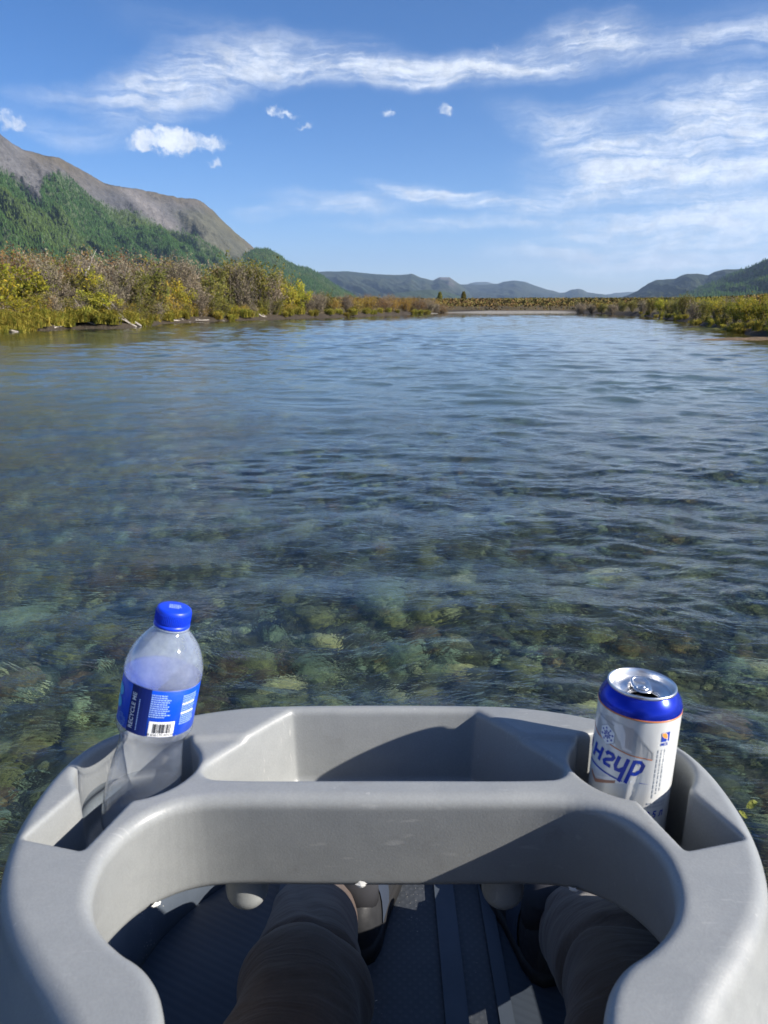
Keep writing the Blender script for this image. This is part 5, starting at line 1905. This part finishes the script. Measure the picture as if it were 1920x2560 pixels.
    W('navy_panel', flat_rect(-.0090, -.0205, .0082, .0205), NAVY, -26, zc, lift=.00012)
    t = flat_text('RECYCLE ME', .0052, 0, .00012, 'CENTER', 1.06)
    W('recycle_lettering', t, WHT, -33, zc - .0015, rot=math.pi / 2, lift=.0003)
    bm = bmesh.new()
    x = -.014
    while x < .013:
        L = r.uniform(.0006, .0018); flat_rect(x, -.0004, x + L, .0004, bm); x += L + .0005
    W('small_print', bm, PAL, -26.5, zc - .003, rot=math.pi / 2, lift=.0003)
    # cyan dots and a swirl at the left edge
    def disc(cx, cy, rx, ry): return [(cx + rx * math.cos(2 * math.pi * i / 28), cy + ry * math.sin(2 * math.pi * i / 28)) for i in range(28)]
    W('cyan_dot', flat_poly(disc(0, 0, .0062, .0050)), CYA, -74, zc + .0078, lift=.0003)
    W('cyan_dot', flat_poly(disc(0, 0, .0062, .0050)), CYA, -75, zc - .0030, lift=.0003)
    bm = bmesh.new()
    for q, rad_ in enumerate((.0020, .0034, .0048)):
        for i in range(16):
            if (i + q * 3) % 8 == 0: continue
            a0, a1 = 2 * math.pi * i / 16, 2 * math.pi * (i + .8) / 16
            flat_poly([(rad_ * math.cos(a0), rad_ * math.sin(a0)), (rad_ * math.cos(a1), rad_ * math.sin(a1)), ((rad_ + .0006) * math.cos(a1), (rad_ + .0006) * math.sin(a1)), ((rad_ + .0006) * math.cos(a0), (rad_ + .0006) * math.sin(a0))], bm)
    W('swirl_mark', bm, PAL, -58, zc - .0145, lift=.0003)
    # unreadably small print: rows of dashes
    def rows(n, w0, wr, pitch, hh, seed):
        r = random.Random(seed)
        bm = bmesh.new()
        for i in range(n):
            x, end = 0, w0 * r.uniform(1 - wr, 1)
            while x < end:
                L = r.uniform(.0007, .0022)
                flat_rect(x, -i * pitch - hh, min(x + L, end), -i * pitch, bm)
                x += L + .0004
        return bm
    W('small_print', rows(11, .0165, .35, .00185, .0011, 4), PAL, -10, zc + .0165, lift=.0003)
    W('small_print', rows(15, .0150, .15, .00175, .0010, 6), PAL, 37, zc + .0150, lift=.0003)
    W('white_rule', flat_rect(0, -.0007, .013, .0007), WHT, 37, zc + .0075, lift=.0004)
    W('white_rule', flat_rect(0, -.0007, .013, .0007), WHT, 37, zc - .0005, lift=.0004)
    W('barcode_panel', flat_rect(-.0100, -.0066, .0100, .0066), WHT, 11, zc - .0132, lift=.0002)
    bm = bmesh.new()
    x = -.0068
    r = random.Random(12)
    while x < .0072:
        w = r.choice((.00018, .00018, .00036, .00054))
        flat_rect(x, -.0032, x + w, .0048, bm)
        x += w + r.choice((.00018, .00018, .00036, .0005))
    W('barcode_bars', bm, BLK, 11, zc - .0132, lift=.00035)
    W('barcode_digits', flat_text('8 656170 00520', .0030, 0, 0, 'CENTER', 1.02), BLK, 11, zc - .0190, lift=.00035)
    # a little water left in the bottom, its surface level although the bottle leans
    WAT, k = material('bottle_water')
    tr = k.n('ShaderNodeBsdfTransparent'); tr.inputs[0].default_value = (.88, .92, .96, 1)
    gl = k.n('ShaderNodeBsdfGlossy'); gl.inputs['Roughness'].default_value = .02
    fr = k.n('ShaderNodeFresnel')
    gb = k.n('ShaderNodeNewGeometry')
    k.l(k.m('ADD', k.m('MULTIPLY', gb.outputs['Backfacing'], 1 / 1.33 - 1.33), 1.33), fr.inputs['IOR'])
    m1 = k.n('ShaderNodeMixShader'); k.l(fr.outputs[0], m1.inputs[0]); k.l(tr.outputs[0], m1.inputs[1]); k.l(gl.outputs[0], m1.inputs[2])
    k.l(m1.outputs[0], k.out.inputs[0])
    bm = lathe([(max(float(np.interp(z, hz, rr)) - .0008, .001), float(z)) for z in np.linspace(.001, .075, 30)], 56, True)
    Mi = root.rotation_euler.to_matrix().transposed()
    nrm = Mi @ Vector((0, 0, 1))
    g = bm.verts[:] + bm.edges[:] + bm.faces[:]
    res = bmesh.ops.bisect_plane(bm, geom=g, plane_co=(0, 0, .040), plane_no=nrm, clear_outer=True)
    ed = [e for e in bm.edges if e.is_boundary]
    bmesh.ops.contextual_create(bm, geom=ed)
    from_bm('water', bm, WAT, root)
    tag(root, 'clear plastic water bottle with blue cap and label in the left cup holder', 'bottle')
build_bottle()

# ------------------------------------------------------------------ the angler's legs
def mat_cloth():
    mt, k = material('brown_trouser_cloth')
    tc = k.n('ShaderNodeTexCoord')
    P = tc.outputs['Object']
    n = k.noise(P, 16, 5, .6)
    n2 = k.noise(P, 420, 2, .6)
    fold = k.noise(k.mapping(P, rot=(0, R(20), R(15)), scale=(8, 26, 10)), 1.0, 3, .55, .6)
    col = k.ramp(n, [(0.3, (0.070, 0.046, 0.033)), (0.7, (0.104, 0.070, 0.052))])
    col = k.mix(k.ss(n2, .35, .65, 0, .3), col, (0.05, 0.042, 0.038, 1))
    b = pbsdf(k, col, .9, 0, .15, bump(k, k.m('ADD', k.m('MULTIPLY', fold, .8), k.m('MULTIPLY', n2, .04)), .5, .012), **{'Sheen Weight': .15})
    k.l(b.outputs[0], k.out.inputs[0])
    return mt

def skin_body(name, verts, edges, radii, mat, parent, root_i=0, sub=2):
    me = bpy.data.meshes.new(name)
    me.from_pydata([tuple(v) for v in verts], edges, [])
    o = bpy.data.objects.new(name, me)
    COL.objects.link(o)
    sk = o.modifiers.new('skin', 'SKIN')
    sk.use_smooth_shade = True
    for i, r in enumerate(radii):
        d = me.skin_vertices[0].data[i]
        d.radius = r if hasattr(r, '__len__') else (r, r)
        d.use_root = (i == root_i)
    ss = o.modifiers.new('sub', 'SUBSURF'); ss.levels = sub; ss.render_levels = sub
    bpy.context.view_layer.update()
    dg = bpy.context.evaluated_depsgraph_get()
    m2 = bpy.data.meshes.new_from_object(o.evaluated_get(dg))
    bpy.data.objects.remove(o)
    bpy.data.meshes.remove(me)
    m2.name = name
    m2.materials.clear(); m2.materials.append(mat)
    m2.polygons.foreach_set('use_smooth', np.ones(len(m2.polygons), dtype=bool))
    o = bpy.data.objects.new(name, m2)
    COL.objects.link(o)
    o.parent = parent
    return o

def build_person():
    root = empty('person', (0, 0, FLOOR))
    CLOTH = mat_cloth()
    f = lambda x, y, z: Vector((x, y, z - FLOOR))
    V = [f(0, -.10, .66), f(0, -.16, .80),
         f(-.10, -.02, .63), f(-.105, .24, .605), f(-.088, .50, .575), f(-.077, .60, .535), f(-.084, .69, .475), f(-.095, .80, .405), f(-.100, .90, .345), f(-.100, .945, .32),
         f(.11, -.02, .63), f(.165, .24, .61), f(.225, .50, .585), f(.248, .60, .545), f(.258, .68, .49), f(.268, .77, .425), f(.276, .86, .36), f(.280, .91, .33)]
    E = [(0, 1), (0, 2), (2, 3), (3, 4), (4, 5), (5, 6), (6, 7), (7, 8), (8, 9), (0, 10), (10, 11), (11, 12), (12, 13), (13, 14), (14, 15), (15, 16), (16, 17)]
    Rr = [.15, .14, .105, .092, .068, .066, .066, .065, .064, .064, .105, .092, .079, .074, .072, .070, .068, .064]
    body = skin_body('trousers', V, E, Rr, CLOTH, root, 0, 4)
    # cloth folds: real creases pressed into the surface, deepest where the knee bends
    me = body.data
    n = len(me.vertices)
    co = np.empty(n * 3); me.vertices.foreach_get('co', co); co = co.reshape(-1, 3)
    no = np.empty(n * 3); me.vertices.foreach_get('normal', no); no = no.reshape(-1, 3)
    d = .006 * vnoise(co[:, 0] * 1.2 + co[:, 2], co[:, 1] * 1.2 - co[:, 2], 6.0, 4, 2)
    kn = np.exp(-((co[:, 1] - .655 - .30 * np.abs(co[:, 0] + .05) * (co[:, 0] < .1)) / .010) ** 2) * (co[:, 0] < .08)
    d -= .013 * kn
    d += .010 * np.abs(vnoise(co[:, 0] * 1.6 + co[:, 1] * .55, co[:, 1] * .30 - co[:, 0] * .9 + co[:, 2] * .35, 10.0, 14, 3)) - .003
    d += .008 * np.exp(-((co[:, 1] - .615) / .028) ** 2) * (co[:, 0] < .08)
    kn2 = np.exp(-((co[:, 1] - .64 + .5 * (co[:, 0] - .25)) / .012) ** 2) * (co[:, 0] > .12)
    d -= .008 * kn2
    co += no * d[:, None]
    me.vertices.foreach_set('co', co.ravel()); me.update()
    # shoes: dark slip-ons with a thick sole, a padded heel and a strap
    LEA, k = material('black_shoe_leather')
    tc = k.n('ShaderNodeTexCoord')
    nn = k.noise(tc.outputs['Object'], 60, 4, .6)
    b = pbsdf(k, (0.022, 0.023, 0.026), k.ss(nn, .3, .7, .45, .7), 0, .25, bump(k, nn, .2, .003))
    k.l(b.outputs[0], k.out.inputs[0])
    RUB = simple_mat('black_sole_rubber', (0.012, 0.012, 0.013), .6, 0, .3)
    NAVYC = simple_mat('navy_shoe_cloth', (0.030, 0.040, 0.062), .85, 0, .2)
    SOCK = simple_mat('grey_sock', (0.035, 0.036, 0.042), .9, 0, .1)
    def shoe(heel, yaw, roll, sock):
        h = empty('shoe', heel)
        h.parent = root
        h.rotation_euler = (0, roll, yaw)
        # upper as stations from heel (y=0) to toe (y=.285): half width, top height
        st = [(.000, .018, .070), (.012, .031, .088), (.035, .037, .096), (.07, .038, .094), (.11, .040, .085), (.15, .046, .072), (.19, .050, .060), (.235, .047, .050), (.265, .036, .042), (.283, .018, .032)]
        bm = bmesh.new()
        rings = []
        for y, w, t in st:
            ring = []
            for q in range(15):
                a = math.pi * q / 14
                x = w * math.copysign(abs(math.cos(a)) ** .6, math.cos(a))
                z = .020 + (t - .020) * math.sin(a) ** .75
                ring.append(bm.verts.new((x, y, z)))
            rings.append(ring)
        for a, b in zip(rings, rings[1:]):
            for q in range(14):
                bm.faces.new((a[q], b[q], b[q + 1], a[q + 1]))
        bm.faces.new(rings[0]); bm.faces.new(list(reversed(rings[-1])))
        bmesh.ops.recalc_face_normals(bm, faces=bm.faces)
        up = from_bm('upper', bm, LEA, h)
        bm = bmesh.new()
        ol = [(-1, w + .004, y) for y, w, t in st] + [(1, w + .004, y) for y, w, t in reversed(st)]
        lo = [bm.verts.new((s * w, y * 1.02 - .004, 0)) for s, w, y in ol]
        mi = [bm.verts.new((s * w * 1.03, y * 1.02 - .004, .014)) for s, w, y in ol]
        hi = [bm.verts.new((s * (w - .001), y * 1.02 - .003, .026)) for s, w, y in ol]
        m = len(ol)
        for a, b in ((lo, mi), (mi, hi)):
            for q in range(m):
                j = (q + 1) % m
                bm.faces.new((a[q], a[j], b[j], b[q]))
        bm.faces.new(lo); bm.faces.new(hi)
        bmesh.ops.recalc_face_normals(bm, faces=bm.faces)
        from_bm('sole', bm, RUB, h)
        # quarter panel seam and strap, proud of the upper
        def band(y0, y1, grow, mat, nm):
            bm = bmesh.new()
            rs = []
            for y in np.linspace(y0, y1, 6):
                w = float(np.interp(y, [q[0] for q in st], [q[1] for q in st])) + grow
                t = float(np.interp(y, [q[0] for q in st], [q[2] for q in st])) + grow
                rs.append([bm.verts.new((w * math.copysign(abs(math.cos(math.pi * q / 14)) ** .6, math.cos(math.pi * q / 14)), y + .012 * math.sin(math.pi * q / 14), .022 + (t - .022) * math.sin(math.pi * q / 14) ** .75)) for q in range(15)])
            for a, b in zip(rs, rs[1:]):
                for q in range(14):
                    bm.faces.new((a[q], b[q], b[q + 1], a[q + 1]))
            bmesh.ops.recalc_face_normals(bm, faces=bm.faces)
            from_bm(nm, bm, mat, h)
        band(.055, .100, .0020, NAVYC, 'side_panel')
        band(.150, .185, .0025, RUB, 'strap')
        bm = bmesh.new()
        tube(bm, [(0, .048, .075), (0, .045, .105), (0, .040, .135)], [.034, .034, .036], 20)
        from_bm('sock', bm, SOCK, h)
        return h
    shoe(Vector((-.050, .92, .0)), R(-10), 0.0, True)
    shoe(Vector((.250, .880, .0)), R(10), R(-4), False)
    # upper body: leaning back, both hands up in front of the chest
    COAT = simple_mat('dark_jacket_cloth', (0.045, 0.052, 0.060), .9, 0, .15)
    SKIN = simple_mat('skin', (0.55, 0.34, 0.25), .5, 0, .4)
    HAIR = simple_mat('dark_hair', (0.02, 0.016, 0.013), .6)
    V = [f(0, -.16, .74), f(0, -.21, .92), f(0, -.27, 1.08), f(0, -.31, 1.17), f(-.17, -.29, 1.10), f(-.27, -.20, .93), f(-.13, -.05, 1.03), f(-.085, -.035, 1.06),
         f(.17, -.29, 1.10), f(.27, -.20, .93), f(.13, -.05, 1.03), f(.085, -.035, 1.06)]
    E = [(0, 1), (1, 2), (2, 3), (2, 4), (4, 5), (5, 6), (6, 7), (2, 8), (8, 9), (9, 10), (10, 11)]
    skin_body('jacket', V, E, [(.165, .12), (.165, .12), (.15, .11), .06, .075, .055, .042, .038, .075, .055, .042, .038], COAT, root)
    bm = bmesh.new()
    bmesh.ops.create_icosphere(bm, subdivisions=4, radius=1.0)
    for v in bm.verts:
        c = v.co.copy()
        w = .073 if c.z > -.2 else .073 * (1 + .28 * (c.z + .2))
        v.co = Vector((c.x * w, c.y * .095 * (1 if c.z > -.3 else 1 + .10 * (c.z + .3)), c.z * .118))
        nose = math.exp(-((c.x / .12) ** 2 + ((c.z + .10) / .22) ** 2)) * (c.y > 0)
        eye = sum(math.exp(-(((c.x - e) / .12) ** 2 + ((c.z - .02) / .10) ** 2)) for e in (-.38, .38)) * (c.y > 0)
        lips = math.exp(-((c.x / .25) ** 2 + ((c.z + .48) / .06) ** 2)) * (c.y > 0)
        v.co.y += .022 * nose - .006 * eye + .005 * lips
    hd = from_bm('head', bm, SKIN, root); hd.location = f(0, -.33, 1.33)
    bm = bmesh.new(); tube(bm, [(0, 0, 0), (0, .01, .10)], [.055, .052], 20)
    nk = from_bm('neck', bm, SKIN, root); nk.location = f(0, -.325, 1.15)
    for e in (-1, 1):
        bm = bmesh.new(); bmesh.ops.create_uvsphere(bm, u_segments=12, v_segments=8, radius=1)
        for v in bm.verts: v.co = Vector((v.co.x * .010, v.co.y * .020, v.co.z * .032))
        er = from_bm('ear', bm, SKIN, hd); er.location = (e * .074, -.005, -.005)
        bm = bmesh.new(); bmesh.ops.create_uvsphere(bm, u_segments=12, v_segments=8, radius=.011)
        ey = from_bm('eye', bm, simple_mat('eye', (.05, .04, .03), .2), hd); ey.location = (e * .028, .080, .004)
    bm = bmesh.new(); bmesh.ops.create_icosphere(bm, subdivisions=3, radius=1)
    bmesh.ops.bisect_plane(bm, geom=bm.verts[:] + bm.edges[:] + bm.faces[:], plane_co=(0, 0, .10), plane_no=(0, .55, -1), clear_outer=True)
    for v in bm.verts: v.co = Vector((v.co.x * .080, v.co.y * .103 - .004, v.co.z * .126))
    from_bm('hair', bm, HAIR, hd)
    for e in (-1, 1):
        hv = [f(e * .085, -.035, 1.06), f(e * .078, -.032, 1.10), f(e * .070, -.030, 1.135)]
        he = [(0, 1), (1, 2)]; hr = [.024, (.018, .034), (.014, .032)]
        for q in range(4):
            b0 = len(hv)
            z0 = 1.125 + .017 * q
            hv += [f(e * .074, -.034 + .0, z0), f(e * .060, -.050, z0 + .006), f(e * .036, -.050, z0 + .008), f(e * (.022 + .004 * abs(q - 1.5)), -.046, z0 + .008)]
            he += [(2, b0), (b0, b0 + 1), (b0 + 1, b0 + 2), (b0 + 2, b0 + 3)]
            hr += [.010, .0095, .0088, .0075]
        b0 = len(hv)
        hv += [f(e * .066, -.022, 1.125), f(e * .052, -.016, 1.150), f(e * .046, -.014, 1.172)]
        he += [(1, b0), (b0, b0 + 1), (b0 + 1, b0 + 2)]; hr += [.013, .011, .009]
        skin_body('hand', hv, he, hr, SKIN, root, 0, 1)
    tag(root, 'person seated behind the frame, brown trousers and black shoes', 'person')
build_person()
